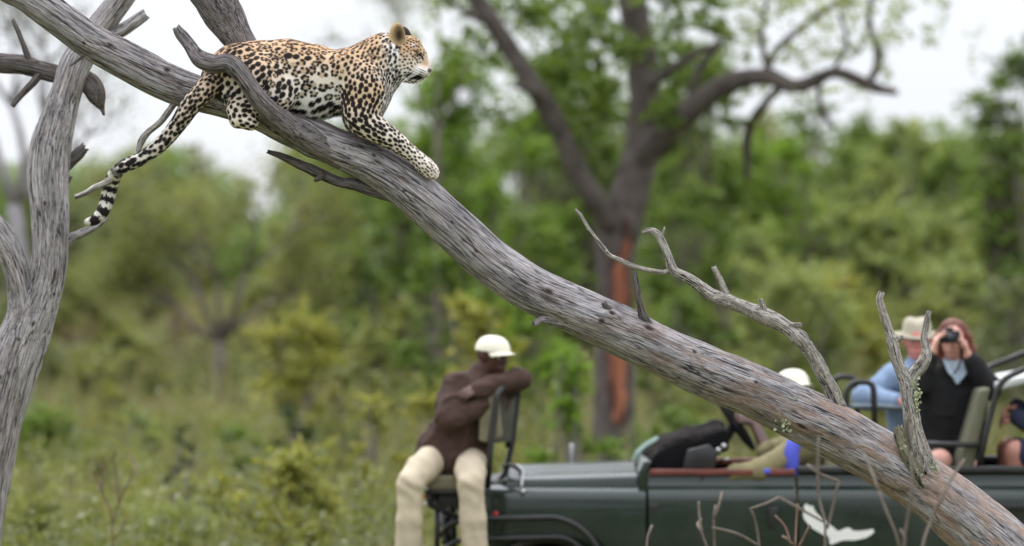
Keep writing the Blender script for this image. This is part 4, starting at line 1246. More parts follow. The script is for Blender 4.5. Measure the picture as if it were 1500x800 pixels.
V, F = uv_ball(VN(624, 738, .02), .014, 10, 8); part("lamp", (V, F), lamp_amb, ts)
bk = part("seat_back", prism([(703, 590), (709, 577), (730, 574), (736, 640), (718, 650), (701, 646)], .03, .12, .015, 3), canvas_t, ts)
# back panel set across the frame: a slab between the near and the far upright
def slab(p00, p10, p11, p01, th, bev=.012):
    a, b_, c, d = (np.array(x, float) for x in (p00, p10, p11, p01))
    n = np.cross(b_ - a, d - a); n /= np.linalg.norm(n); n *= th
    bm = bmesh.new()
    vs = [bm.verts.new(tuple(x)) for x in (a, b_, c, d, a + n, b_ + n, c + n, d + n)]
    for f_ in ((0, 1, 2, 3), (7, 6, 5, 4), (0, 4, 5, 1), (1, 5, 6, 2), (2, 6, 7, 3), (3, 7, 4, 0)): bm.faces.new([vs[i] for i in f_])
    bmesh.ops.recalc_face_normals(bm, faces=bm.faces)
    bmesh.ops.bevel(bm, geom=list(bm.edges), offset=bev, segments=3, affect='EDGES', profile=.6)
    bm.verts.index_update()
    o = (np.array([v.co[:] for v in bm.verts]), [tuple(v.index for v in f_.verts) for f_ in bm.faces]); bm.free()
    return o
part("back_panel", slab(VN(727, 576, .03), VN(758, 578, .43), VN(750, 652, .42), VN(720, 650, .02), .03), mat_plain("dark_olive_canvas", srgb(72, 72, 58), .9, .2, 12, .4, 150), bk)
part("back_frame", mb_of(bar([VN(714, 716, .0), VN(719, 650, .0), VN(728, 578, .0), VN(735, 568, .04), VN(758, 570, .40), VN(759, 580, .45), VN(750, 655, .44), VN(740, 700, .43), VN(728, 712, .42), VN(716, 714, .3)], .019, .04),
     bar([VN(736, 688, .43), VN(752, 686, .40), VN(762, 694, .36), VN(766, 704, .3)], .012, .03), bar([VN(752, 612, .44), VN(742, 660, .44)], .013)), black, bk)
part("footrest", prism([(560, 836), (706, 836), (706, 844), (560, 844)], -.35, .0, .005), black)
# ================================================================ people
skin_dark = mat_plain("skin_dark", srgb(74, 46, 38), .5, .2, 14, .1, 90)
skin_fair = mat_plain("skin_fair", srgb(218, 164, 148), .5, .14, 14, .1, 90)
skin_tan = mat_plain("skin_tan", srgb(184, 130, 114), .5, .16, 14, .1, 90)
skin_red = mat_plain("skin_ruddy", srgb(208, 134, 124), .5, .16, 14, .1, 90)
cl_brown = mat_plain("knit_dark_brown", srgb(70, 50, 43), .95, .22, 18, .7, 110)
cl_cream = mat_plain("cotton_cream", srgb(196, 182, 158), .9, .1, 10, .4, 130)
cl_white = mat_plain("cotton_offwhite", srgb(236, 231, 212), .85, .05, 12, .2, 150)
cl_khaki = mat_plain("cotton_khaki", srgb(126, 118, 84), .9, .16, 14, .5, 110)
cl_blue = mat_plain("denim_pale_blue", srgb(128, 148, 176), .9, .14, 14, .5, 110)
cl_black = mat_plain("fleece_black", (.007, .007, .008), .9, .3, 14, .5, 110)
cl_navy = mat_plain("cotton_navy", srgb(38, 44, 64), .9, .2, 14, .5, 110)
cl_collar = mat_plain("cotton_ice_blue", srgb(170, 186, 200), .9, .08, 14, .3, 130)
strap_m = mat_plain("strap_blue", srgb(80, 90, 200), .7, .1, 12)
hat_m = mat_plain("felt_stone", srgb(172, 166, 146), .9, .08, 12, .3, 130)
hair_red = mat_plain("hair_auburn", srgb(104, 52, 30), .5, .35, 30, .8, 60)
hair_grey = mat_plain("hair_grey", srgb(140, 132, 126), .6, .3, 30, .8, 60)
hair_black = mat_plain("hair_black", (.01, .009, .008), .7, .3, 30, .6, 60)
boot_m = mat_plain("boot_brown", srgb(70, 50, 38), .7, .25)
eye_w = mat_plain("eye_white", srgb(225, 222, 216), .25, .03)
eye_d = mat_plain("eye_dark", (.02, .015, .012), .15, .1)
cam_m = mat_plain("camera_black", (.012, .012, .014), .35, .25, 20)
glass_m = mat_plain("lens_glass", (.02, .02, .035), .05, .1, 9, coat=.6)

def unit(v):
    v = np.asarray(v, float); return v / (np.linalg.norm(v) + 1e-12)

def hand(f, w, d, n, thumb, curl=.5, s=1.0, k=.006, spread=.06):
    """palm and five fingers; w wrist, d fingers' way, n palm faces this way, thumb: side it leaves from"""
    d, n = unit(d), unit(n); n = unit(n - d * n.dot(d)); t = unit(thumb); t = unit(t - d * t.dot(d) - n * t.dot(n))
    kn = []
    for i, (o, L, r) in enumerate(((.030, .072, .0088), (.010, .080, .0092), (-.011, .074, .0088), (-.031, .060, .0078))):
        b_ = w + d * (.085 - abs(i - 1.2) * .005) * s + t * o * s
        f.cone(w + t * o * .55 * s + d * .012, b_, .015 * s, .0125 * s, .012)
        p, ang, dir_ = b_, curl * .55, unit(d + t * (1.2 - i) * spread)
        for fr in (.45, .32, .25):
            v = dir_ * math.cos(ang) + n * math.sin(ang)
            q_ = p + v * L * fr * s
            f.cone(p, q_, r * s, r * .93 * s, k * .5)
            p = q_; ang += curl * .95
    b_ = w + d * .028 * s + t * .030 * s
    v = unit(d * .65 + t * .7 + n * .35)
    m = b_ + v * .036 * s
    f.cone(w + d * .02 * s + t * .015 * s, b_, .016 * s, .0145 * s, .01)
    f.cone(b_, m, .0135 * s, .0105 * s, k)
    f.cone(m, m + unit(d * .85 + t * .25 + n * .45) * .032 * s, .0105 * s, .0088 * s, k)

def head(f, c, fw, up, s=1.0):
    """a head with brow, nose, mouth, chin and ears; c between the ears"""
    fw = unit(fw); up = unit(np.asarray(up) - fw * np.dot(up, fw)); rt = np.cross(fw, up)
    P = lambda a, b_, r: c + s * (fw * a + up * b_ + rt * r)
    f.cone(P(-.025, .035, 0), P(.02, .04, 0), .080 * s, .074 * s, .02)
    f.cone(P(.025, .0, 0), P(.03, -.04, 0), .064 * s, .052 * s, .02)
    f.cone(P(-.01, -.02, .0), P(.052, -.085, 0), .058 * s, .026 * s, .02)
    for e in (-1, 1):
        f.cone(P(.045, -.015, e * .034), P(.035, -.05, e * .028), .028 * s, .024 * s, .015)
        f.cone(P(.074, .030, e * .012), P(.062, .030, e * .046), .012 * s, .012 * s, .012)
        f.dig(P(.088, .010, e * .032), .015 * s, .01)
        f.cone(P(-.004, -.012, e * .076), P(-.012, .022, e * .080), .010 * s, .015 * s, .006)
    f.cone(P(.078, .012, 0), P(.104, -.022, 0), .009 * s, .0125 * s, .008)
    for e in (-1, 1): f.ball(P(.092, -.026, e * .011), .009 * s, .005)
    f.cone(P(.080, -.052, -.018), P(.080, -.052, .018), .009 * s, .009 * s, .005)
    f.cone(P(.078, -.066, -.014), P(.078, -.066, .014), .0095 * s, .0095 * s, .005)
    f.cone(P(-.02, -.03, 0), P(-.03, -.13, 0), .052 * s, .058 * s, .02)
    return P

def torso(f, hl, hr, sl, sr, inf=0.0, k=.04, belly=0.0):
    hl, hr, sl, sr = (np.asarray(x, float) for x in (hl, hr, sl, sr))
    hm, sm = (hl + hr) / 2, (sl + sr) / 2
    hx, sx = (hr - hl) / 2, (sr - sl) / 2
    for t0, w, r in ((-.02, .62, .115), (.22, .55, .112), (.42, .5, .108), (.62, .52, .116), (.80, .58, .112), (.93, .62, .09)):
        c = hm + (sm - hm) * t0
        x = (hx * (1 - t0) + sx * t0) * w
        f.cone(c - x, c + x, r + inf + belly * math.exp(-((t0 - .3) / .25) ** 2), None, k)
    f.cone(sl - sx * .02, sr + sx * .02, .062 + inf, None, k)
    f.cone(sm + (sm - hm) * .02, sm + unit(sm - hm) * .07, .075 + inf, .058 + inf, k)

def cloth(f, seed, amp=.006, fr=14, relax=1, sv=(1, 1, .6)):
    V, F = f.mesh(relax)
    N = normals(V, F)
    w = fbm(V * fr * np.array(sv), seed, 3)
    w2 = np.clip(1 - np.abs(vnoise(V * fr * .55, seed + 7)) * 4, 0, 1)
    return V + N * (amp * w + amp * .8 * w2)[:, None], F

def bounds(pts, m=.2):
    A = np.array([np.asarray(p, float) for p in pts])
    return A.min(0) - m, A.max(0) + m

def cap_mesh(c, fw, up, s=1.0, brim=.075, tilt=-.25):
    """a baseball cap: panelled dome, band and a curved stiff peak"""
    fw = unit(fw); up = unit(np.asarray(up) - fw * np.dot(up, fw)); rt = np.cross(fw, up)
    V, F = [], []
    n, m = 36, 10
    for i in range(m + 1):
        a = (i / m) * math.pi / 2
        for j in range(n):
            b_ = 2 * math.pi * j / n
            seam = 1 - .012 * max(0, math.cos(b_ * 6)) ** 12
            r = math.cos(a) ** .75 * seam
            V.append(c + s * (fw * (-.004 + .112 * r * math.cos(b_)) + rt * .095 * r * math.sin(b_) + up * (.020 + .088 * math.sin(a) ** 1.05)))
    for i in range(m):
        for j in range(n):
            F.append((i * n + j, i * n + (j + 1) % n, (i + 1) * n + (j + 1) % n, (i + 1) * n + j))
    n0 = len(V)
    k = 14
    rows = 5
    for th in (0, -.004):
        for i in range(rows):
            t = i / (rows - 1)
            for j in range(k + 1):
                b_ = -1.15 + 2.3 * j / k
                x = .108 * math.cos(b_) + t * brim * (math.cos(b_ * 1.1) ** .6 if abs(b_) < 1.4 else 0)
                V.append(c + s * (fw * (-.004 + x) + rt * (.093 * math.sin(b_)) + up * (.022 + th + tilt * t * brim - .022 * (b_ / 1.15) ** 2 * (.4 + .6 * t))))
    w = k + 1
    for q_ in (0, 1):
        for i in range(rows - 1):
            for j in range(k):
                a = n0 + q_ * rows * w + i * w + j
                F.append((a, a + 1, a + w + 1, a + w) if q_ else (a, a + w, a + w + 1, a + 1))
    a = n0 + (rows - 1) * w; b2 = n0 + rows * w + (rows - 1) * w
    for j in range(k): F.append((a + j, b2 + j, b2 + j + 1, a + j + 1))
    return np.array(V), F

def eyes(P, s, root):
    for e in (-1, 1):
        V, F = uv_ball(P(.0735, .010, e * .032), .0125 * s)
        o = obj("eye", V, F, eye_w, root)
        V, F = uv_ball(P(.0845, .008, e * .032), .0055 * s)
        obj("iris", V, F, eye_d, o)

# ---------------- the tracker, slumped over the seat back
TP = PX(25.7)
rt_ = thing("person", TP(655, 690, .1), "person in brown jersey and cream trousers slumped over the seat on the vehicle's front corner", "person")
hl, hr = TP(640, 668, .10), TP(688, 672, .14)
sl, sr = TP(668, 566, .02), TP(730, 572, .26)
hc_ = TP(722, 524, .10)
hfw = np.array((.74, -.66, -.10)); hup = np.array((.10, -.10, 1.0))
el, wl_ = TP(660, 614, -.10), TP(712, 590, -.02)
er, wr = TP(757, 556, .08), TP(700, 571, -.06)
kl, kr = TP(602, 700, -.30), TP(690, 700, -.30)
al, ar = TP(600, 815, -.26), TP(697, 815, -.26)
f = Field(*bounds([hl, sl, sr, hc_, el, er, kl, kr, al, ar, wr], .22), .008)
P = head(f, hc_, hfw, hup, 1.02)
f.cone(hc_ + np.array((-.03, .02, -.06)), (sl + sr) / 2, .058, .07, .03)
torso(f, hl, hr, sl, sr)
f.chain([(sl, .058), (el, .046), (wl_, .03)], .02); f.chain([(sr, .058), (er, .046), (wr, .03)], .02)
hand(f, wl_, unit(wl_ - el), (0, 1, 0), (0, 0, 1), .5); hand(f, wr, unit(wr - er), (0, .7, -.7), (0, -.3, 1), .6)
f.chain([(hl, .085), (kl + (0, .06, -.03), .042), (al, .04)], .02); f.chain([(hr, .085), (kr + (0, .06, -.03), .042), (ar, .04)], .02)
for a in (al, ar): f.cone(a + (0, .03, -.05), a + (-.02, -.15, -.065), .04, .035, .02)
obj("body", *f.mesh(1), skin_dark, rt_)
eyes(P, 1.02, rt_)
f = Field(*bounds([hl, hr, sl, sr, el, er, wr, wl_], .24), .008)
torso(f, hl, hr, sl, sr, .022)
f.chain([(sl + (0, 0, -.01), .082), (el, .074), (wl_ - unit(wl_ - el) * .02, .054)], .025); f.chain([(sr, .080), (er, .072), (wr - unit(wr - er) * .01, .056)], .025)
f.cone(hl + (-.01, 0, .04), hr + (0, 0, .03), .118, None, .04)
f.cone((hl + hr) / 2 + (-.03, -.03, .02), (sl + sr) / 2 + (-.03, 0, -.05), .15, .12, .05)
obj("jersey", *cloth(f, 101, .016, 11, 1, (.6, .6, 1.5)), cl_brown, rt_)
f = Field(*bounds([hl, hr, kl, kr, al, ar], .2), .008)
for h_, k_, a_ in ((hl, kl, al), (hr, kr, ar)):
    f.chain([(h_ + (0, 0, .0), .098), (k_ * .6 + h_ * .4, .088), (k_ + (0, .03, -.02), .074), (k_ * .5 + a_ * .5 + (0, .01, 0), .074), (a_ + (0, .01, .03), .080)], .025)
f.cone(hl, hr, .108, None, .04)
tv, tf = f.mesh(1)
tn = normals(tv, tf)
for k_ in (kl, kr):      # folds fanning from the knee, creases down the shin
    dz = tv[:, 2] - k_[2]; near_ = np.exp(-((tv[:, 0] - k_[0]) / .12) ** 2)
    tv = tv + tn * (near_ * (.004 * np.sin(dz * 62 + tv[:, 0] * 40 + 3 * fbm(tv * 6, 5, 2)) * np.exp(-(dz / .16) ** 2) + .0035 * np.sin(tv[:, 0] * 75 + dz * 9 + 2 * fbm(tv * 5, 8, 2)) * np.clip(-dz * 6, 0, 1)))[:, None]
obj("trousers", tv + tn * (.003 * fbm(tv * 18, 9, 3))[:, None], tf, cl_cream, rt_)
for a in (al, ar):
    f = Field(*bounds([a], .26), .008)
    f.cone(a + (0, .01, -.02), a + (0, .01, -.07), .055, .05, .02); f.cone(a + (0, .03, -.075), a + (-.02, -.17, -.085), .045, .04, .03)
    obj("boot", *f.mesh(1), boot_m, rt_)
obj("cap", *cap_mesh(hc_ + np.array((0, 0, .020)), hfw, hup, 1.0, .055, -.12), cl_white, rt_)

# ---------------- guide at the door in khaki
GP = PX(26.05)
gd = thing("person", GP(1180, 760, .2), "person in khaki shirt and white cap at the wheel, one arm on the door", "person")
hl, hr = GP(1186, 742, -.05), GP(1186, 742, .27)
sl, sr = GP(1172, 656, -.13), GP(1178, 650, .30)
hc_ = GP(1163, 572, .10); hfw = np.array((.35, -.75, .12)); hup = np.array((-.05, .1, 1))
el, wl_ = GP(1108, 686, -.33), GP(1052, 690, -.33)
er, wr = GP(1130, 668, .40), GP(1112, 624, .55)
kl, kr = GP(1090, 740, -.05), GP(1090, 740, .27)
al, ar = GP(1070, 830, -.05), GP(1070, 830, .27)
f = Field(*bounds([hl, sl, sr, hc_, el, er, kl, kr, al, ar, wr, wl_], .22), .008)
P = head(f, hc_, hfw, hup)
f.cone(hc_ + np.array((0, .02, -.07)), (sl + sr) / 2 + (0, 0, .02), .055, .065, .03)
torso(f, hl, hr, sl, sr)
f.chain([(sl, .055), (el, .044), (wl_, .03)], .02); f.chain([(sr, .055), (er, .044), (wr, .03)], .02)
hand(f, wl_, (-1, -.1, -.05), (0, 0, -1), (0, 1, 0), .45); hand(f, wr, unit(wc + .18 * along_ * -.4 - wr), (0, .6, -.6), (0, 0, 1), .8)
f.chain([(hl, .095), (kl, .065), (al, .045)], .03); f.chain([(hr, .095), (kr, .065), (ar, .045)], .03)
for a in (al, ar): f.cone(a + (.03, 0, -.04), a + (-.16, 0, -.055), .04, .035, .02)
obj("body", *f.mesh(1), skin_dark, gd); eyes(P, 1, gd)
f = Field(*bounds([hl, sl, sr, el, er, wl_], .24), .008)
torso(f, hl, hr, sl, sr, .02)
f.chain([(sl, .082), (el, .066), (wl_ + (.08, 0, .0), .054)], .03); f.chain([(sr, .075), (er, .06)], .03)
obj("shirt", *cloth(f, 111, .009, 12), cl_khaki, gd)
f = Field(*bounds([hl, hr, kl, kr, al, ar], .2), .009)
for h_, k_, a_ in ((hl, kl, al), (hr, kr, ar)): f.chain([(h_, .112), (k_, .085), (a_ + (0, 0, .03), .07)], .03)
obj("trousers", *cloth(f, 112, .008, 10), cl_khaki, gd)
obj("cap", *cap_mesh(hc_ + np.array((0, 0, .010)), hfw, hup, 1.06, .065, -.3), cl_white, gd)
# blue strap over the near shoulder
sp = [GP(1156, 694, -.285), GP(1155, 672, -.292), GP(1156, 655, -.285), GP(1163, 640, -.255), GP(1176, 632, -.19), GP(1184, 632, -.06)]
C = catmull(sp, .015); T, N, B = frames(C)
wv = np.array((1.0, 0, 0))
V, F = [], []
for i, c in enumerate(C):
    s_ = unit(wv - T[i] * T[i].dot(wv)); o_ = np.cross(T[i], s_)
    for a, b_ in ((-.042, -.003), (.042, -.003), (.042, .003), (-.042, .003)): V.append(c + s_ * a + o_ * b_)
for i in range(len(C) - 1):
    for j in range(4): F.append((i * 4 + j, i * 4 + (j + 1) % 4, i * 4 + 4 + (j + 1) % 4, i * 4 + 4 + j))
F += [(0, 1, 2, 3), tuple(len(V) - 4 + k for k in (3, 2, 1, 0))]
obj("shoulder_strap", np.array(V), F, strap_m, gd)
bx = prism([(1106, 683), (1122, 682), (1124, 690), (1104, 690)], -.40, -.30, .012, 3, GP)
tag(obj("pouch", bx[0], bx[1], strap_m), "small blue pouch on the red-brown door top", "pouch")

# ---------------- man in the brimmed hat, leaning on the rail
MP = PX(26.9)
mn = thing("person", MP(1340, 700, .1), "person in pale blue shirt and brimmed stone-coloured hat leaning on the rail beside the photographer", "person")
hl, hr = MP(1330, 690, -.02), MP(1372, 690, .22)
sl, sr = MP(1308, 553, -.16), MP(1378, 556, .16)
hc_ = MP(1343, 502, -.02); hfw = np.array((-.12, -.95, .05)); hup = np.array((0, .05, 1))
el, wl_ = MP(1263, 582, -.20), MP(1312, 586, -.44)
er, wr = MP(1392, 620, .2), MP(1392, 680, .05)
kl, kr = MP(1325, 690, -.40), MP(1372, 692, -.36)
al, ar = MP(1325, 790, -.42), MP(1372, 790, -.40)
f = Field(*bounds([hl, sl, sr, hc_, el, er, kl, kr, al, ar, wr, wl_], .22), .008)
P = head(f, hc_, hfw, hup, 1.0)
torso(f, hl, hr, sl, sr)
f.chain([(sl, .056), (el, .046), (wl_, .031)], .02); f.chain([(sr, .056), (er, .044), (wr, .03)], .02)
hand(f, wl_, unit(np.array((.8, -.35, -.2))), (0, .2, -1), (.2, -1, .3), .5); hand(f, wr, (0, -.4, -.8), (0, 0, -1), (1, 0, 0), .4)
f.chain([(hl, .095), (kl, .065), (al, .045)], .03); f.chain([(hr, .095), (kr, .065), (ar, .045)], .03)
for a in (al, ar): f.cone(a + (0, .03, -.03), a + (0, -.16, -.045), .04, .035, .02)
obj("body", *f.mesh(1), skin_red, mn); eyes(P, 1, mn)
f = Field(*bounds([hl, sl, sr, el, er, wl_, wr], .24), .008)
torso(f, hl, hr, sl, sr, .02, belly=.02)
f.chain([(sl, .08), (el, .070), (wl_ - unit(wl_ - el) * .05, .055)], .03); f.chain([(sr, .08), (er, .06), (wr + (0, 0, .06), .05)], .03)
obj("shirt", *cloth(f, 121, .010, 12), cl_blue, mn)
f = Field(*bounds([hl, hr, kl, kr, al, ar], .2), .009)
for h_, k_, a_ in ((hl, kl, al), (hr, kr, ar)): f.chain([(h_, .11), (k_, .085), (a_ + (0, 0, .03), .07)], .03)
obj("trousers", *cloth(f, 122, .008, 10), cl_khaki, mn)
def hat_mesh(c, up, s=1.0):
    V, F = [], []
    n = 40
    prof = [(.0, .128), (.03, .132), (.055, .125), (.075, .112), (.086, .085), (.092, .04), (.098, .012), (.118, .006), (.138, .008), (.145, .013), (.143, .016), (.118, .013), (.104, .017)]
    for r, z in prof:
        for j in range(n):
            a = 2 * math.pi * j / n
            roll = .022 * (abs(math.cos(a)) ** 2) * max(0, (r - .1) / .07)
            dent = -.016 * math.exp(-(r * math.cos(a) / .03) ** 2) if z > .1 else 0
            V.append(c + s * np.array((r * math.cos(a), r * 1.12 * math.sin(a), z + roll + dent + .13 * r * 1.12 * math.sin(a) + .004)))
    for i in range(len(prof) - 1):
        for j in range(n): F.append((i * n + j, (i + 1) * n + j, (i + 1) * n + (j + 1) % n, i * n + (j + 1) % n))
    return np.array(V), F
ht = obj("hat", *hat_mesh(hc_ + np.array((0, .015, .028)), hup, 1.0), hat_m, mn)
f = Field(*bounds([hc_], .16), .006)
f.cone(P(-.045, .03, 0), P(-.05, -.03, 0), .072, .06, .02)
obj("hair", *cloth(f, 125, .004, 40), hair_grey, mn)

# ---------------- woman taking a photograph
WP = PX(26.25)
wm = thing("person", WP(1390, 700, .1), "person with auburn hair in black fleece photographing the leopard from the seats", "person")
hl, hr = WP(1365, 684, .0), WP(1418, 684, .06)
sl, sr = WP(1352, 556, -.03), WP(1432, 556, .05)
hc_ = WP(1395, 500, -.02); hfw = np.array((-.12, -.97, .06)); hup = np.array((.05, .05, 1))
camc = WP(1386, 493, -.19)
el, wl_ = WP(1338, 560, -.17), WP(1362, 515, -.20)
er, wr = WP(1446, 566, -.12), WP(1414, 521, -.17)
kl, kr = WP(1368, 672, -.36), WP(1412, 690, -.38)
al, ar = WP(1366, 780, -.34), WP(1412, 780, -.36)
f = Field(*bounds([hl, sl, sr, hc_, el, er, kl, kr, al, ar, wr, wl_], .22), .007)
P = head(f, hc_, hfw, hup, .97)
torso(f, hl, hr, sl, sr)
f.chain([(sl, .05), (el, .042), (wl_, .028)], .02); f.chain([(sr, .05), (er, .042), (wr, .028)], .02)
hand(f, wl_, (.25, -.1, 1), (1, .1, -.2), (.2, .9, -.1), .55, .98); hand(f, wr, (-.25, -.1, 1), (-1, .1, -.2), (-.2, .9, -.1), .6, .98)
f.chain([(hl, .095), (kl, .066), (al, .045)], .03); f.chain([(hr, .095), (kr, .066), (ar, .045)], .03)
for a in (al, ar): f.cone(a + (0, .03, -.03), a + (0, -.15, -.045), .038, .033, .02)
obj("body", *f.mesh(1), skin_fair, wm); eyes(P, .97, wm)
f = Field(*bounds([hl, sl, sr, el, er, wl_, wr], .24), .008)
torso(f, hl, hr, sl, sr, .026)
f.chain([(sl, .085), (el, .07), (wl_ - unit(wl_ - el) * .045, .052)], .03); f.chain([(sr, .085), (er, .07), (wr - unit(wr - er) * .04, .052)], .03)
obj("jacket", *cloth(f, 131, .010, 12), cl_black, wm)
bl_ = obj("blouse", *slab(WP(1382, 527, -.085), WP(1411, 527, -.08), WP(1402, 560, -.158), WP(1397, 560, -.158), .03, .008), cl_collar, wm)
obj("collar", *slab(WP(1379, 524, -.08), WP(1387, 528, -.095), WP(1396, 555, -.168), WP(1385, 544, -.152), .012, .004), cl_collar, bl_)
obj("collar", *slab(WP(1405, 529, -.095), WP(1413, 525, -.075), WP(1413, 545, -.145), WP(1403, 557, -.166), .012, .004), cl_collar, bl_)
f = Field(*bounds([hl, hr, kl, kr, al, ar], .2), .009)
f.chain([(hl, .108), (kl * .5 + hl * .5, .1)], .03); f.chain([(hr, .108), (kr * .5 + hr * .5, .1)], .03)
obj("shorts", *cloth(f, 134, .008, 10), cl_black, wm)
f = Field(*bounds([hc_], .26), .006)
f.cone(P(-.03, .05, 0), P(-.005, .062, 0), .090, .080, .02)
for e in (-1, 1):
    wd_ = .8 if e > 0 else 1.15
    f.chain([(P(.030, .090, e * .04), .030), (P(.015, .03, e * .088), .028 * wd_), (P(-.01, -.05, e * .096 * wd_), .034 * wd_), (P(-.02, -.125, e * .086 * wd_), .030 * wd_)], .02)
f.chain([(P(-.05, .0, 0), .080), (P(-.06, -.10, 0), .072)], .02)
f.dig(P(.13, -.012, 0), (.072, .10, .108), .012)
hv_, hf_ = f.mesh(1)
hn_ = normals(hv_, hf_)
hv_ = hv_ + hn_ * (.006 * fbm(hv_ * np.array((70, 70, 9)), 141, 2))[:, None]
obj("hair", hv_, hf_, hair_red, wm)
cr = thing("camera", camc, "small black camera held up to the auburn-haired person's eyes", "camera")
def box_at(c, sx, sy, sz, bev=.006):
    bm = bmesh.new()
    bmesh.ops.create_cube(bm, size=1)
    for v in bm.verts: v.co = Vector((v.co.x * sx + c[0], v.co.y * sy + c[1], v.co.z * sz + c[2]))
    bmesh.ops.bevel(bm, geom=list(bm.edges), offset=bev, segments=3, affect='EDGES', profile=.6)
    bm.verts.index_update()
    o = (np.array([v.co[:] for v in bm.verts]), [tuple(v.index for v in f_.verts) for f_ in bm.faces]); bm.free()
    return o
obj("camera_body", *box_at(camc, .125, .04, .075), cam_m, cr)
ln = [camc + np.array((.0, -.02 - d, -.003)) for d in (0, .015, .016, .045, .046, .06)]
obj("lens", *tube(np.array(ln), [.031, .031, .028, .028, .030, .030], 20), cam_m, cr)
V, F = uv_ball(camc + np.array((.0, -.078, -.003)), .024, 14, 8, (1, .25, 1)); obj("lens_glass", V, F, glass_m, cr)
obj("viewfinder", *box_at(camc + np.array((0, .0, .045)), .045, .036, .026, .005), cam_m, cr)
C = catmull([camc + np.array((.06, 0, .0)), camc + np.array((.065, .0, -.15)), camc + np.array((.03, .02, -.22))], .02)
obj("neck_strap", *tube(C, .006, 6), cam_m, cr)

# ---------------- passenger at the picture's edge
EP = PX(26.0)
ed = thing("person", EP(1550, 690, .1), "person in navy clothes at the photo's edge, hands folded above bare knees", "person")
hl, hr = EP(1566, 684, -.08), EP(1570, 684, .24)
sl, sr = EP(1556, 556, -.12), EP(1560, 556, .28)
hc_ = EP(1552, 500, .08); hfw = np.array((-.9, -.3, .15)); hup = np.array((0, 0, 1))
el, wl_ = EP(1526, 628, -.16), EP(1490, 612, -.02)
er, wr = EP(1530, 620, .3), EP(1492, 598, .08)
kl, kr = EP(1486, 662, -.12), EP(1486, 662, .26)
al, ar = EP(1480, 768, -.1), EP(1480, 768, .24)
f = Field(*bounds([hl, sl, sr, hc_, el, er, kl, kr, al, ar, wr, wl_], .22), .008)
P = head(f, hc_, hfw, hup)
torso(f, hl, hr, sl, sr)
f.chain([(sl, .055), (el, .044), (wl_, .03)], .02); f.chain([(sr, .055), (er, .044), (wr, .03)], .02)
hand(f, wl_, (-.7, .4, -.1), (0, .6, -.7), (0, 0, 1), .7); hand(f, wr, (-.7, -.4, -.1), (0, -.4, -.7), (0, 0, 1), .7)
f.chain([(hl, .1), (kl, .070), (al, .048)], .03); f.chain([(hr, .1), (kr, .070), (ar, .048)], .03)
for a in (al, ar): f.cone(a + (.03, 0, -.03), a + (-.15, 0, -.045), .038, .033, .02)
obj("body", *f.mesh(1), skin_tan, ed); eyes(P, 1, ed)
f = Field(*bounds([hl, sl, sr, el, er, wl_, wr], .24), .008)
torso(f, hl, hr, sl, sr, .02)
f.chain([(sl, .08), (el, .066), (wl_ + (.005, 0, 0), .052)], .03); f.chain([(sr, .08), (er, .065), (wr + (.005, 0, 0), .052)], .03)
obj("shirt", *cloth(f, 151, .009, 12), cl_navy, ed)
f = Field(*bounds([hl, hr, kl, kr], .2), .009)
for h_, k_ in ((hl, kl), (hr, kr)): f.chain([(h_, .115), (k_ * .86 + h_ * .14, .092)], .03)
obj("shorts", *cloth(f, 152, .008, 10), cl_navy, ed)
f = Field(*bounds([hc_], .2), .007); f.cone(P(-.03, .045, 0), P(.0, .055, 0), .088, .078, .02); f.dig(P(.14, -.02, 0), (.08, .09, .1), .01)
obj("hair", *cloth(f, 153, .004, 40), hair_grey, ed)
# ================================================================ ground
def mat_ground():
    m, nt, b = nodes_of("bush_ground")
    tc = nt.nodes.new("ShaderNodeTexCoord")
    n1 = noise(nt, tc.outputs["Object"], .35, 6, .6)
    n2 = noise(nt, tc.outputs["Object"], 4.0, 6, .65)
    r1 = ramp(nt, [(.36, (.095, .120, .040, 1)), (.52, (.145, .150, .065, 1)), (.68, (.21, .175, .12, 1))])
    nt.links.new(n1.outputs["Fac"], r1.inputs["Fac"])
    r2 = ramp(nt, [(.3, (.55, .55, .5, 1)), (.7, (1.1, 1.1, 1.0, 1))])
    nt.links.new(n2.outputs["Fac"], r2.inputs["Fac"])
    nt.links.new(mixc(nt, 1, r1.outputs["Color"], r2.outputs["Color"], 'MULTIPLY'), b.inputs["Base Color"])
    b.inputs["Roughness"].default_value = .95
    bump(nt, n2.outputs["Fac"], .6, .05, b)
    return m
ground_m = mat_ground()
gxs = np.concatenate([[-3000, -900, -300, -120], np.linspace(-60, 60, 97), [120, 300, 900, 3000]])
gys = np.concatenate([[-300, -60, 0], np.linspace(8, 120, 141), [160, 260, 600, 1500, 5000]])
GX, GY = np.meshgrid(gxs, gys)
GZ = terrain(GX, GY)
GV = np.stack([GX, GY, GZ], -1).reshape(-1, 3)
w_ = len(gxs)
i_ = (np.arange(len(gys) - 1)[:, None] * w_ + np.arange(w_ - 1)[None]).ravel()
GF = np.stack([i_, i_ + 1, i_ + w_ + 1, i_ + w_], 1)
tag(obj("ground", GV, GF, ground_m), kind="structure")

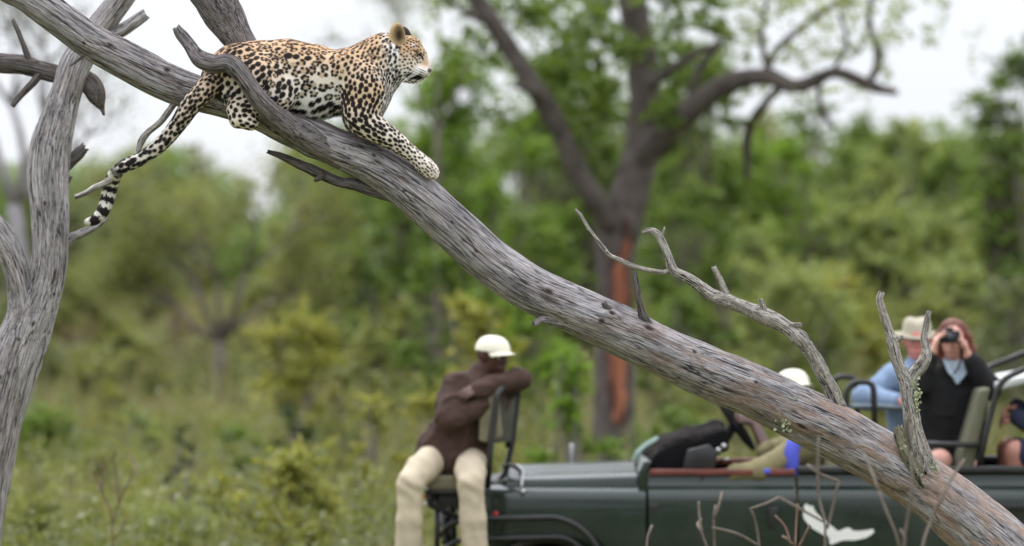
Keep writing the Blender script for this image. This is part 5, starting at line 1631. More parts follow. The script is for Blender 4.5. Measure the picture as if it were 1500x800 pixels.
# ================================================================ foliage
def mat_leaf(name, trans=.42):
    """leaf: colour per leaf (attribute tint), light passing through the blade"""
    m = bpy.data.materials.new(name); m.use_nodes = True
    nt = m.node_tree; nt.nodes.clear()
    out = nt.nodes.new("ShaderNodeOutputMaterial")
    at = N_(nt, "ShaderNodeAttribute", attribute_name="tint")
    d = nt.nodes.new("ShaderNodeBsdfDiffuse"); t = nt.nodes.new("ShaderNodeBsdfTranslucent"); g = nt.nodes.new("ShaderNodeBsdfGlossy")
    g.inputs["Roughness"].default_value = .45
    mx = nt.nodes.new("ShaderNodeMixShader"); mx.inputs[0].default_value = trans
    mg = nt.nodes.new("ShaderNodeMixShader"); mg.inputs[0].default_value = .04
    nt.links.new(at.outputs["Color"], d.inputs["Color"])
    tc = mixc(nt, 1.0, at.outputs["Color"], (1.25, 1.2, .7, 1), 'MULTIPLY')
    nt.links.new(tc, t.inputs["Color"])
    nt.links.new(d.outputs[0], mx.inputs[1]); nt.links.new(t.outputs[0], mx.inputs[2])
    nt.links.new(mx.outputs[0], mg.inputs[1]); nt.links.new(g.outputs[0], mg.inputs[2])
    nt.links.new(mg.outputs[0], out.inputs["Surface"])
    return m
leaf_m = mat_leaf("leaf")
bark_dark = mat_plain("bark_dark", srgb(108, 98, 90), .9, .35, 6, .8, 25)
bark_grey = mat_plain("bark_grey", srgb(128, 120, 114), .9, .3, 6, .8, 25)
bark_brown = mat_plain("bark_brown", srgb(112, 88, 72), .9, .3, 6, .8, 25)
TINTS = {   # light returned and let through by fresh spring leaves (linear)
    'bright': ((0.230, 0.361, 0.044), (0.157, 0.265, 0.033)),
    'mid': ((0.198, 0.287, 0.058), (0.129, 0.198, 0.042)),
    'dark': ((0.087, 0.128, 0.039), (0.057, 0.088, 0.030)),
    'olive': ((0.285, 0.309, 0.101), (0.193, 0.216, 0.070)),
    'yellow': ((0.423, 0.423, 0.106), (0.290, 0.309, 0.070)),
    'pale': ((0.341, 0.401, 0.145), (0.235, 0.291, 0.101)),
    'sage': ((0.235, 0.269, 0.136), (0.171, 0.198, 0.101)),
    'dry': ((0.304, 0.234, 0.141), (0.212, 0.163, 0.101)),
}
def leaves(C, size, kind, rng, flat=.9, spread=None, tint_by=None):
    """a leaf blade at each point: two folded triangles pairs; returns V, F, tint"""
    n = len(C)
    a = rng.normal(0, 1, (n, 3)); a[:, 2] *= .7; a /= np.linalg.norm(a, axis=1)[:, None]
    nn = rng.normal(0, 1, (n, 3)); nn[:, 2] = np.abs(nn[:, 2]) + flat
    nn -= a * (nn * a).sum(1)[:, None]; nn /= np.linalg.norm(nn, axis=1)[:, None]
    b_ = np.cross(nn, a)
    L = size * rng.uniform(.65, 1.35, n)[:, None]
    W = L * rng.uniform(.42, .62, n)[:, None]
    p0 = C - a * L * .5; p2 = C + a * L * .5
    up_ = nn * L * .10
    V = np.stack([p0, C + b_ * W * .5 + up_ - a * L * .05, p2, C - b_ * W * .5 + up_ - a * L * .05], 1).reshape(-1, 3)
    F = np.arange(n * 4).reshape(n, 4)
    hi, lo = (np.array(x) for x in TINTS[kind])
    t = rng.uniform(0, 1, (n, 1)) if tint_by is None else np.clip(tint_by[:, None] + rng.normal(0, .25, (n, 1)), 0, 1)
    col = lo + (hi - lo) * t
    col = col * rng.uniform(.85, 1.15, (n, 1))
    tint = np.column_stack([np.repeat(col, 4, 0), np.ones(n * 4)])
    return V, F, tint

def crown_points(clumps, per, rng, hollow=.35):
    """leafy shoots springing out of every clump, ragged and of uneven length"""
    P, T = [], []
    for (c, r) in clumps:
        c, r = np.asarray(c, float), np.asarray(r, float)
        k = max(8, int(per * (r[0] * r[1] + r[1] * r[2] + r[0] * r[2]) / 3))
        m = max(5, min(26, k // 14))
        d = rng.normal(0, 1, (m, 3)); d[:, 2] += .35; d /= np.linalg.norm(d, axis=1)[:, None]
        L = rng.uniform(.55, 1.5, m)
        sh = rng.randint(0, m, k)
        t = rng.uniform(.08, 1, k) ** .75
        bend = rng.normal(0, .25, (m, 3))
        p = d[sh] * (L[sh] * t)[:, None] + bend[sh] * (t ** 2)[:, None] + rng.normal(0, .13, (k, 3)) * (1.25 - t)[:, None]
        P.append(c + p * r)
        tone = np.clip(rng.uniform(.1, .9) + rng.normal(0, .22, m), 0, 1)
        T.append(np.clip(tone[sh] + .25 * (t - .5), 0, 1))
    return np.vstack(P), np.concatenate(T)

def wood(paths, mat, root, name="trunk", sides=8, step=.25):
    mb = MB()
    for pts in paths:
        Q = catmull(np.asarray(pts, float), step)
        v, f_ = tube(Q[:, :3], np.maximum(Q[:, 3], .006), sides)
        v = v + (np.linalg.norm(Q[:, 3:].max()) * .12) * np.column_stack([vnoise(v * 3, 3), vnoise(v * 3, 4), np.zeros(len(v))])
        mb.add(v, f_)
    return mb.obj(name, mat, root)

DENS = 1.0
def plant(name, label, cat, px, D, top, w, kind, nclump=9, per=900, leaf=.07, bark=None, base_h=.05, stems=4, group=None, seed=0, squash=1.0, trunk_h=None, hollow=.35, stem_r=.03, dy=0):
    """a shrub or small tree: stems from the ground, boughs into every clump, a crown of single leaves"""
    rng = np.random.RandomState(seed + 1000)
    g = PX(D)
    x0 = g(px, 450)[0]; y0 = g(px, 450)[1]
    z0 = float(terrain(x0, y0))
    H = g(px, top)[2] - z0
    Wm = w / g.s
    root = thing(name, (x0, y0, z0 - .03), label, cat, group)
    lo = trunk_h if trunk_h is not None else base_h
    clumps = []
    nclump = int(nclump * 1.45)
    for k in range(nclump):
        t = (k + .5) / nclump
        zz = lo + (H - lo) * (.06 + .86 * t)
        env = (1 - (2 * ((zz - lo) / max(H - lo, .1)) - .85) ** 2 * .75) if trunk_h is None else math.sqrt(max(.12, 1 - (2 * (zz - lo) / (H - lo) - 1) ** 2))
        rr = Wm / 2 * max(env, .25)
        a = rng.uniform(0, 6.283) if k else 0
        dd = rr * rng.uniform(.2, .85) if k < nclump - 1 else rr * .1
        rx = (Wm / 2) * rng.uniform(.24, .44)
        rz = min(rx * squash * rng.uniform(.6, .95), (H - lo) * .32)
        zz = min(zz, H - rz * .9)
        clumps.append((np.array((x0 + dd * math.cos(a), y0 + dd * math.sin(a), z0 + max(zz, rz * .7 + .02))), np.array((rx, rx, rz))))
    per = {'dry': .35, 'sage': .7, 'olive': .8}.get(kind, .95) * DENS * (.55 if trunk_h and trunk_h > 1.2 else 1.0) * 36 / leaf ** 2
    P, T = crown_points(clumps, per, rng, hollow)
    ok = P[:, 2] > terrain(P[:, 0], P[:, 1]) + .02
    V, F, tint = leaves(P[ok], leaf, kind, rng, tint_by=T[ok])
    obj("foliage", V, F, leaf_m, root, smooth=False, attrs={"tint": ('FLOAT_COLOR', tint)})
    paths = []
    if trunk_h is not None:
        fk = np.array((x0 + rng.normal(0, .1), y0, z0 + trunk_h * .8))
        paths.append([(x0, y0, z0 - .1, stem_r * 1.5), (x0 + rng.normal(0, .05), y0, z0 + trunk_h * .4, stem_r * 1.15), (*fk, stem_r)])
    for k, (c, r) in enumerate(clumps):
        b0 = fk if trunk_h is not None else np.array((x0 + rng.normal(0, .12 * Wm), y0 + rng.normal(0, .12 * Wm), z0 - .05))
        mid = b0 * .5 + c * .5 + rng.normal(0, .06 * Wm, 3) * (1, 1, .3)
        paths.append([(*b0, stem_r * .8), (*mid, stem_r * .5), (*c, stem_r * .22)])
        for q_ in range(2):
            e = c + rng.normal(0, .5, 3) * r
            paths.append([(*mid, stem_r * .3), (*(mid * .4 + e * .6), stem_r * .2), (*e, stem_r * .1)])
    wood(paths, bark or bark_grey, root, "trunk" if trunk_h is not None else "stems", 6)
    return root

# ---------------------------------------------------------------- the big tree with the torn red bark
BT = PX(44)
bt0 = BT(905, 640)
bz = float(terrain(bt0[0], bt0[1]))
big = thing("tree", (bt0[0], bt0[1], bz), "large dark-limbed tree with a strip of bark torn off its trunk showing red wood", "tree")
bark_big = mat_plain("bark_big_tree", srgb(88, 80, 76), .92, .45, 5, 1.0, 14)
def bl(pts, seed, sides=16, **kw):
    return limb([BT(p[0], p[1], p[3] if len(p) > 3 else 0) for p in pts], [p[2] / 2 / BT.s for p in pts], step=.1, sides=sides, lump=.12, crack=.012, seed=seed, grainf=14, **kw)
trunk_pts = [(905, 760, 84), (902, 690, 68), (900, 620, 62), (901, 540, 58), (902, 450, 55), (903, 400, 55), (903, 360, 62), (905, 325, 70), (910, 295, 66)]
main = merge_limbs([bl(trunk_pts, 200, 40),
    bl([(908, 345, 56), (928, 270, 56), (940, 215, 52), (944, 150, 48), (940, 90, 47), (932, 40, 46), (926, -20, 42), (922, -90, 38)], 201, 24)])
obj("trunk", main[0], main[1], bark_big, big)
for k, (pts, sd) in enumerate([
    ([(895, 330, 38, -.1), (868, 290, 34, -.3), (842, 245, 31, -.4), (822, 200, 30, -.5), (800, 160, 32, -.6), (775, 122, 29, -.7), (748, 80, 28, -.7), (722, 40, 28, -.8), (700, 8, 27, -.8), (676, -30, 28, -.8), (640, -80, 22, -.8)], 210),
    ([(925, 255, 46, .0), (945, 222, 44, -.1), (975, 192, 40, -.2), (1005, 168, 36, -.3), (1030, 145, 34, -.4), (1062, 126, 32, -.5), (1096, 118, 28, -.6), (1126, 118, 26, -.7), (1152, 132, 22, -.8), (1180, 126, 20, -.8), (1212, 112, 18, -.9), (1240, 122, 18, -1), (1268, 134, 16, -1), (1302, 142, 8, -1)], 211)]):
    v, f_, a_ = bl(pts, sd)
    obj("bough", v, f_, bark_big, big)
smallb = [[(1116, 116, 14, -.6), (1124, 90, 12, -.6), (1148, 62, 11, -.6), (1180, 36, 10, -.6), (1220, 8, 8, -.6), (1260, -20, 6, -.6)], [(1118, 100, 9, -.6), (1110, 60, 8, -.6), (1116, 20, 7, -.6), (1122, -30, 5, -.6)],
    [(1258, 130, 12, -1), (1272, 108, 12, -1), (1274, 80, 11, -1), (1264, 52, 10, -1), (1262, 20, 9, -1), (1272, -20, 7, -1)], [(1192, 124, 8, -.8), (1192, 150, 8, -.8), (1200, 172, 8, -.8), (1212, 192, 6, -.8)],
    [(1000, 168, 10, -.3), (1020, 110, 12, -.2), (1044, 75, 10, -.2), (1062, 56, 7, -.2)], [(935, 90, 22, .2), (915, 70, 16, .4), (890, 58, 12, .6), (860, 40, 9, .8)], [(948, 130, 16, -.3), (980, 105, 14, -.5), (1018, 82, 11, -.7), (1050, 70, 9, -.8)],
    [(800, 160, 14, -.6), (780, 140, 11, -.9), (755, 132, 8, -1.2)], [(1210, 112, 7, -.9), (1228, 70, 6, -1.1), (1216, 30, 5, -1.2)], [(720, 40, 12, -.8), (690, 30, 9, -.9), (655, 4, 7, -1)],
    [(1145, 125, 14, -.7), (1120, 150, 12, -.5), (1096, 190, 16, -.2), (1094, 240, 12, 0), (1096, 262, 8, .1)]]
for k, pts in enumerate(smallb):
    v, f_, a_ = bl(pts, 220 + k, 10)
    obj("branch", v, f_, bark_big, big)
# torn strip: red heartwood, an inset face with ragged bark edges
m_scar, nt, b = nodes_of("torn_red_wood")
tc = nt.nodes.new("ShaderNodeTexCoord")
mp = nt.nodes.new("ShaderNodeMapping"); mp.inputs["Scale"].default_value = (14, 14, .9)
nt.links.new(tc.outputs["Object"], mp.inputs["Vector"])
n1 = noise(nt, mp.outputs["Vector"], 1, 5)
rp = ramp(nt, [(.3, srgb(88, 46, 36)), (.5, srgb(146, 86, 60)), (.7, srgb(178, 122, 88))])
nt.links.new(n1.outputs["Fac"], rp.inputs["Fac"]); nt.links.new(rp.outputs["Color"], b.inputs["Base Color"]); b.inputs["Roughness"].default_value = .8
m_red2 = mat_plain("torn_bark_edge", srgb(80, 54, 48), .85, .3, 5, .5, 20)
def strip(pts, mat, name, lab, th, sd):
    V, F = [], []
    m = 9
    tp = trunk_pts[::-1]
    ys = np.arange(pts[0][1], pts[-1][1] + .1, 7.0)
    for y in ys:
        cx = np.interp(y, [p[1] for p in pts], [p[0] for p in pts]); w = np.interp(y, [p[1] for p in pts], [p[2] for p in pts])
        nl, nr = vnoise(np.array([[y * .06, sd, 0], [y * .06, sd + 9, 0]]), sd) * 5 + vnoise(np.array([[y * .2, sd, 0], [y * .2, sd + 9, 0]]), sd) * 3
        tw_ = np.interp(y, [p[1] for p in tp], [p[2] for p in tp]) / 2 / BT.s
        tc_ = np.interp(y, [p[1] for p in tp], [p[0] for p in tp])
        for j in range(m):
            u_ = -1 + 2 * j / (m - 1)
            X = cx + u_ * w / 2 + (nl if u_ < 0 else nr) * abs(u_)
            xx = np.clip((X - tc_) / BT.s, -tw_ * 1.04, tw_ * 1.04)
            d = -math.sqrt(max(tw_ ** 2 * 1.16 - xx ** 2, .0004)) - th * (1 - abs(u_) ** 3) + .012 * vnoise(np.array([[j * .9, y * .03, sd]]), 3)[0]
            V.append(BT(tc_ + xx * BT.s, y, d))
    for i in range(len(ys) - 1):
        for j in range(m - 1): F.append((i * m + j, i * m + j + 1, (i + 1) * m + j + 1, (i + 1) * m + j))
    o = obj(name, np.array(V), F, mat, big); o["label"] = lab
strip([(917, 318, 5), (916, 345, 14), (913, 370, 24), (910, 400, 32), (908, 440, 36), (907, 480, 35), (906, 530, 34), (905, 575, 32), (905, 600, 26), (906, 625, 14)], m_red2, "torn_edge", "dark red edge of the torn strip", .012, 3)
strip([(917, 352, 4), (914, 375, 12), (912, 400, 20), (909, 440, 25), (907, 480, 23), (906, 530, 24), (906, 575, 21), (905, 606, 14), (906, 622, 6)], m_scar, "torn_wood", "bright red-orange heartwood laid bare", .07, 8)
# its leaves
def big_leaves():
    rng = np.random.RandomState(77)
    cl = []
    for x, y, rx, ry, dy in [(880, 30, 60, 40, .8), (820, 90, 50, 36, .5), (1000, 40, 50, 36, .6), (880, 130, 46, 34, .9), (985, 110, 46, 34, .9), (760, 20, 46, 30, -.5), (1040, 120, 36, 22, .3), (690, -10, 44, 26, -.8), (900, -60, 90, 40, 0), (1030, -40, 70, 34, 0),
                             (850, 180, 34, 26, .8), (1030, 10, 44, 34, -.8), (940, 60, 50, 36, 1.3), (720, 80, 36, 26, 1.2), (800, 20, 46, 36, 1.0), (960, 0, 56, 36, -.9), (1060, 50, 36, 30, .5), (900, 80, 44, 30, -1.1), (840, 50, 44, 30, -1.0),
                             (980, 170, 30, 22, .8), (770, 110, 34, 24, -.2), (790, -40, 70, 36, .4), (1070, 150, 30, 18, .8), (860, 0, 50, 30, -1.4), (1010, 75, 40, 26, 1.2)]:
        cl.append((BT(x, y, dy), np.array((rx, rx, ry)) / BT.s * 1.1))
    P, T = crown_points(cl, 2900, rng)
    sp = []
    for _ in range(34):
        x, y = rng.uniform(640, 1080), rng.uniform(-30, 190)
        if y > 120 and (x < 700 or 905 < x < 960): continue
        P_, T_ = crown_points([(BT(x, y, rng.uniform(-1.2, 2.2)), np.array((1, 1, .7)) * rng.uniform(26, 44) / BT.s)], 2900, rng)
        P = np.vstack([P, P_]); T = np.concatenate([T, T_])
    for x, y, rx, ry in [(1130, 30, 50, 40), (1190, 60, 45, 35), (1240, 20, 50, 40), (1280, 60, 36, 40), (1100, 70, 40, 30), (1220, 95, 40, 22), (1150, 95, 36, 20), (1180, 0, 60, 30), (1300, 110, 30, 24), (1320, 20, 40, 30), (640, 20, 30, 26), (610, 60, 40, 26), (1270, 140, 30, 14), (1150, 150, 26, 14), (1390, 10, 40, 24), (1420, 60, 20, 30), (1210, 40, 40, 30), (1100, 20, 40, 30), (1250, 75, 40, 30), (1110, 140, 40, 24), (1090, 95, 36, 26), (1170, 90, 44, 26), (1210, 10, 60, 30), (1150, 10, 50, 30), (1295, 40, 40, 36), (1340, 60, 30, 26), (1230, 130, 44, 16), (1080, 40, 40, 40)]:
        sp.append((BT(x, y, rng.uniform(-1.2, .4)), np.array((rx, rx, ry)) / BT.s * 1.2))
    P2, T2 = crown_points(sp, 1000, rng)
    V, F, t = leaves(P, .085, 'mid', rng, tint_by=T)
    V2, F2, t2 = leaves(P2, .065, 'pale', rng, tint_by=T2)
    obj("foliage", np.vstack([V, V2]), np.vstack([F, F2 + len(V)]), leaf_m, big, smooth=False, attrs={"tint": ('FLOAT_COLOR', np.vstack([t, t2]))})
big_leaves()

# ---------------------------------------------------------------- trees and shrubs behind
TREES = [
 # label, px, D, top, width, kind, nclump, per, leaf, trunk_h, seed
 ("round bright green tree behind the leopard's head and the big tree's left bough", 665, 66, 62, 240, 'bright', 16, 620, .10, 1.3, 1),
 ("bright green tree filling the gap between the big tree's two boughs", 840, 70, 70, 230, 'mid', 16, 620, .10, 1.4, 2),
 ("greyish olive tree behind the tail of the leopard", 215, 78, 225, 220, 'sage', 13, 420, .10, 1.2, 4),
 ("mid-green tree whose top shows just under the dark dead branch", 500, 74, 178, 220, 'mid', 14, 560, .10, 1.2, 5),
 ("slim olive tree left of the patch of open sky", 285, 84, 190, 110, 'olive', 9, 420, .10, 1.6, 6),
 ("leafy tree right of the patch of open sky", 430, 82, 175, 130, 'olive', 10, 520, .10, 1.4, 7),
 ("tall vivid green tree right of the red-scarred trunk", 1150, 74, 185, 190, 'bright', 14, 620, .10, 1.2, 8),
 ("wide mid-green tree under the big tree's longest bough tip", 1265, 84, 165, 240, 'mid', 15, 560, .11, 1.2, 9),
 ("low domed tree on the skyline next to the dark edge tree", 1385, 86, 205, 190, 'mid', 13, 560, .11, 1.0, 10),
 ("pale yellow-green bushy tree behind the upright fork", 1290, 62, 285, 300, 'pale', 16, 520, .085, .8, 11),
 ("tall green tree cut by the photo's edge above the rearmost passenger", 1485, 56, 45, 200, 'mid', 20, 420, .09, 1.1, 12),
 ("grassy-green low tree in front of the domed skyline tree", 1410, 64, 330, 230, 'olive', 13, 560, .085, .8, 13),
 ("mid-green tree right of the red-scarred trunk", 1030, 60, 250, 170, 'mid', 13, 560, .085, .9, 14),
 ("mid-green tree left of the red-scarred trunk", 770, 58, 300, 190, 'mid', 13, 560, .085, .8, 15),
 ("low tree under the leopard's outstretched paw", 600, 64, 250, 190, 'mid', 13, 560, .09, .9, 16),
 ("tall mid-green tree behind the big tree's right bough", 1010, 72, 90, 200, 'mid', 14, 0, .10, 1.2, 19),
 ("light green tree standing close behind the big tree's left bough", 760, 62, 150, 170, 'bright', 13, 0, .09, 1.0, 20),
 ("high-crowned green tree filling the sky between the big tree's trunk and left bough", 850, 64, 20, 250, 'mid', 26, 0, .10, 1.1, 22),
 ("high-crowned green tree filling the sky right of the big tree's trunk", 1010, 66, 30, 230, 'mid', 24, 0, .10, 1.1, 23),
 ("tall soft green tree under the outer bend of the big tree's bough", 1120, 78, 150, 150, 'olive', 12, 0, .11, 1.1, 24),
 ("mid-green tree peaking above the skyline right of the bough's bend", 1195, 76, 128, 150, 'mid', 15, 0, .10, 1.1, 25),
 ("soft pale tree peaking on the skyline above the brimmed hat", 1325, 80, 160, 150, 'pale', 13, 0, .11, 1.1, 26),
 ("thin grey-green tree behind the standing dead trunk", 55, 70, 250, 200, 'sage', 12, 330, .09, 1.6, 17),
 ("sage-coloured tree between the dead trunk and the tail", 150, 88, 245, 190, 'olive', 12, 460, .11, 1.2, 18),
]
for lab, px, D, top, w, kind, nc, per, lf, th_, sd in TREES:
    plant("tree", lab, "tree", px, D, top, w, kind, nc, per, lf * 1.25, bark_dark, trunk_h=th_ * (.35 if sd != 3 else .8), seed=sd, stem_r=.042, group="trees of the bushveld behind the vehicle")
SHRUBS = [
 ("yellow-green shrub with loose leafy tips in the lowest middle of the meadow", 440, 33, 655, 210, 'yellow', 12, 700, .045, 31),
 ("small yellowish shrub beside the tracker's cream trouser leg", 545, 37, 560, 130, 'yellow', 9, 760, .05, 32),
 ("tall yellow-flushed shrub rising behind the tracker's shoulders", 680, 42, 415, 190, 'yellow', 14, 620, .055, 33),
 ("bright light-green shrub between the tracker's seat and the red-scarred trunk", 830, 36, 490, 170, 'bright', 13, 760, .05, 34),
 ("yellowish leafy shrub standing in mid-meadow right of the forked tree", 440, 48, 455, 190, 'yellow', 13, 620, .06, 35),
 ("dark little evergreen shrub low in the meadow", 268, 39, 610, 70, 'dark', 8, 1000, .05, 36),
 ("dark low shrub at the foot of the yellowish mid-meadow shrub", 425, 44, 590, 110, 'dark', 8, 760, .055, 37),
 ("olive bush below the slim olive tree", 180, 56, 480, 210, 'olive', 11, 620, .065, 38),
 ("fresh green bush close to the dead trunk's foot", 60, 46, 600, 190, 'mid', 10, 760, .06, 39),
 ("reddish twiggy bush half dried in the meadow", 130, 58, 470, 120, 'dry', 9, 240, .06, 40),
 ("small green bush right of the little evergreen shrub", 345, 42, 620, 120, 'mid', 9, 760, .055, 41),
 ("broad olive bush in front of the tree under the paw", 590, 54, 440, 200, 'olive', 12, 620, .065, 42),
 ("mid-green bush behind the bonnet near the red-scarred trunk", 985, 40, 590, 150, 'mid', 11, 760, .05, 43),
 ("green bush behind the steering wheel", 1075, 46, 520, 180, 'olive', 12, 700, .055, 44),
 ("dull olive bush behind the hat and camera", 1370, 46, 430, 240, 'olive', 13, 640, .055, 45),
 ("light green bush behind the pale knobbly branch", 1180, 54, 385, 240, 'pale', 13, 600, .065, 46),
 ("bushy olive growth at the photo's edge behind the roll rail", 1480, 50, 400, 170, 'sage', 11, 640, .06, 47),
 ("brownish dry bush left of the forked tree", 255, 64, 440, 130, 'dry', 9, 260, .065, 48),
 ("low pale bush in the foreground corner below the dry twigs", 250, 34, 740, 190, 'pale', 9, 760, .045, 49),
 ("yellow-green sprig of a bush in front of the reddish bush", 165, 50, 560, 100, 'yellow', 8, 560, .06, 50),
 ("green bush at the base of the red-scarred trunk", 880, 41, 640, 130, 'mid', 9, 800, .05, 51),
 ("rounded green bush in the gap under the leopard's paw branch", 640, 50, 360, 170, 'mid', 11, 0, .06, 52),
 ("bright green bush left of the red-scarred trunk", 770, 50, 400, 170, 'bright', 12, 0, .06, 53),
 ("mid-green bush right of the red-scarred trunk", 1000, 52, 420, 170, 'mid', 12, 0, .06, 54),
 ("pale bush under the tall vivid green tree", 1100, 62, 330, 220, 'pale', 13, 0, .07, 55),
 ("soft yellow-green bush on the rise above the cap of the guide", 1230, 60, 400, 220, 'yellow', 12, 0, .07, 56),
 ("broad pale bush under the domed skyline tree", 1390, 60, 380, 260, 'pale', 14, 0, .07, 57),
 ("olive thicket left of the forked tree", 110, 68, 380, 230, 'olive', 13, 0, .075, 58),
 ("olive thicket right of the forked tree", 420, 66, 380, 200, 'olive', 13, 0, .075, 59),
 ("bushy growth under the tree beyond the dark dead branch", 520, 64, 350, 190, 'mid', 13, 0, .075, 60),
 ("grey-green bush in the meadow's far corner by the dead trunk", 20, 60, 430, 190, 'sage', 11, 0, .065, 61),
 ("straggly yellow-green bush in the meadow below the tail tip", 130, 43, 660, 130, 'olive', 9, 0, .055, 62),
 ("light bush in the meadow left of the dark little evergreen shrub", 205, 46, 600, 120, 'pale', 9, 0, .055, 63),
 ("pale olive bush between the meadow and the broad olive bush", 520, 46, 520, 130, 'olive', 10, 0, .055, 64),
 ("low yellowish sprig in the meadow beside the lowest shrub", 330, 36, 690, 110, 'yellow', 8, 0, .05, 65),
 ("knee-high olive bush in the near corner below the dead trunk", 70, 35, 730, 170, 'olive', 9, 0, .05, 66),
]
for lab, px, D, top, w, kind, nc, per, lf, sd in SHRUBS:
    plant("shrub", lab, "shrub", px, D, top, w, kind, nc, per, lf * 1.2, bark_grey, seed=sd, stem_r=.012, group="shrubs in the long grass")

# ---------------------------------------------------------------- leafless grey trees high on the left, pale twigs behind the leopard
def twiggy(label, px, D, base_py, dirs, seed, r0, mat, depth=4, group=None, name="bare_tree"):
    rng = np.random.RandomState(seed)
    g = PX(D)
    p0 = g(px, 450); z0 = float(terrain(p0[0], p0[1]))
    root = thing(name, (p0[0], p0[1], z0 - .05), label, "tree", group)
    paths, tips = [], []
    def grow(p, d, L, r, k):
        q_ = p + d * L
        m_ = (p + q_) / 2 + rng.normal(0, L * .07, 3)
        paths.append([(*p, r), (*m_, r * .85), (*q_, r * .62)])
        if k == 0:
            tips.append(q_); return
        for _ in range(rng.randint(2, 4)):
            grow(q_, unit(d + rng.normal(0, .42, 3) + (0, 0, .06)), L * rng.uniform(.58, .8), r * .58, k - 1)
        if k < depth - 1:
            grow(m_, unit(d + rng.normal(0, .6, 3)), L * .5, r * .4, k - 1)
    top = g(px, base_py)
    b0 = np.array((p0[0], p0[1], z0 - .1))
    fork = np.array((top[0], p0[1], top[2]))
    paths.append([(*b0, r0 * 1.3), (*(b0 * .5 + fork * .5 + (rng.normal(0, .1), 0, 0)), r0 * 1.1), (*fork, r0)])
    for d, L in dirs: grow(fork, unit(np.array(d, float)), L, r0 * .7, depth)
    wood(paths, mat, root, "trunk", 5, .4)
    return root, tips
tw_m = mat_plain("bark_pale_grey", srgb(150, 146, 148), .9, .2, 6, .4, 25)
r_, tips = twiggy("bare grey tree with fine twigs behind the standing dead trunk", 20, 52, 300, [((-.3, 0, 1), 1.1), ((.35, .2, 1), 1.1), ((.0, -.2, 1), 1.2), ((.8, 0, .6), .8)], 3, .09, tw_m, 4)
def tip_leaves(root, tips, n, spread, size, kind, seed):
    rng = np.random.RandomState(seed)
    P = np.repeat(np.array(tips), n, 0) + rng.normal(0, spread, (len(tips) * n, 3))
    V, F, t = leaves(P, size, kind, rng)
    obj("foliage", V, F, leaf_m, root, smooth=False, attrs={"tint": ('FLOAT_COLOR', t)})
tip_leaves(r_, tips, 12, .14, .05, 'sage', 5)
r_, tips = twiggy("open olive tree whose dark trunk forks low above the meadow", 322, 58, 500, [((-.42, .1, 1), .95), ((.36, -.1, 1), 1.0), ((-.05, .2, 1), .8), ((-.9, 0, .7), .7), ((.85, .1, .7), .7)], 21, .075, bark_dark, 4, name="tree")
tip_leaves(r_, tips, 26, .17, .075, 'olive', 8)
r_, tips = twiggy("slender bare tree with hazy twigs above the leopard's head", 640, 62, 190, [((-.5, 0, 1), .9), ((.1, .2, 1), 1.0), ((.45, 0, 1), .9)], 9, .04, bark_dark, 4)
tip_leaves(r_, tips, 10, .16, .055, 'pale', 6)

# ---------------------------------------------------------------- distant wood, long grass
def distant_wood():
    rng = np.random.RandomState(99)
    g = PX(98)
    P, T = [], []
    xs = np.arange(-360, 1900, 22)
    for x in xs:
        top = np.interp(x, [-400, 0, 150, 240, 318, 340, 385, 400, 520, 640, 700, 1000, 1100, 1180, 1300, 1440, 1500, 1900], [255, 255, 250, 215, 240, 330, 330, 225, 200, 190, 190, 185, 225, 195, 190, 205, 190, 190]) + rng.normal(0, 10)
        for _ in range(5):
            y = rng.uniform(top + 20, 480)
            d = rng.uniform(-6, 8)
            c = g(x + rng.normal(0, 14), y, d)
            r = np.array((rng.uniform(.6, 1.1), .9, rng.uniform(.5, .8)))
            k = 330
            dd = rng.normal(0, 1, (k, 3)); dd /= np.linalg.norm(dd, axis=1)[:, None]
            P.append(c + dd * r * (.5 + .5 * rng.uniform(0, 1, (k, 1)))); T.append(np.full(k, rng.uniform(0, 1)))
    P = np.vstack(P); T = np.concatenate(T)
    ok = P[:, 2] > terrain(P[:, 0], P[:, 1])
    V, F, t = leaves(P[ok], .19, 'mid', rng, tint_by=T[ok])
    t2 = t.copy(); t2[:, :3] = t[:, :3] * .85 + np.array((.12, .14, .085)) * .35  # pale green mixed into the leaf colour to suggest distance haze
    tag(obj("distant_wood", V, F, leaf_m, smooth=False, attrs={"tint": ('FLOAT_COLOR', t2)}), "hazy green woodland closing the view behind the single trees", "woodland", kind="stuff")
distant_wood()
def bush_behind():
    rng = np.random.RandomState(98)
    P, T = [], []
    for _ in range(700):
        a = rng.uniform(math.radians(118), math.radians(422))        # all round but the view itself
        d = rng.uniform(30, 62)
        c = np.array((math.cos(a) * d, math.sin(a) * d, rng.uniform(.4, 6.0) ** 1.0))
        if c[1] > 22 and abs(c[0]) < .2 * c[1] + 9: continue
        k = 60
        dd = rng.normal(0, 1, (k, 3)); dd /= np.linalg.norm(dd, axis=1)[:, None]
        P.append(c + dd * np.array((1.7, 1.7, 1.2)) * (.4 + .6 * rng.uniform(0, 1, (k, 1)))); T.append(np.full(k, rng.uniform(0, 1)))
    P = np.vstack(P); T = np.concatenate(T)
    ok = P[:, 2] > terrain(P[:, 0], P[:, 1])
    V, F, t = leaves(P[ok], .75, 'mid', rng, tint_by=T[ok])
    tag(obj("surrounding_bush", V, F, leaf_m, smooth=False, attrs={"tint": ('FLOAT_COLOR', t)}), "green bush closing round the clearing", "woodland", kind="stuff")
bush_behind()
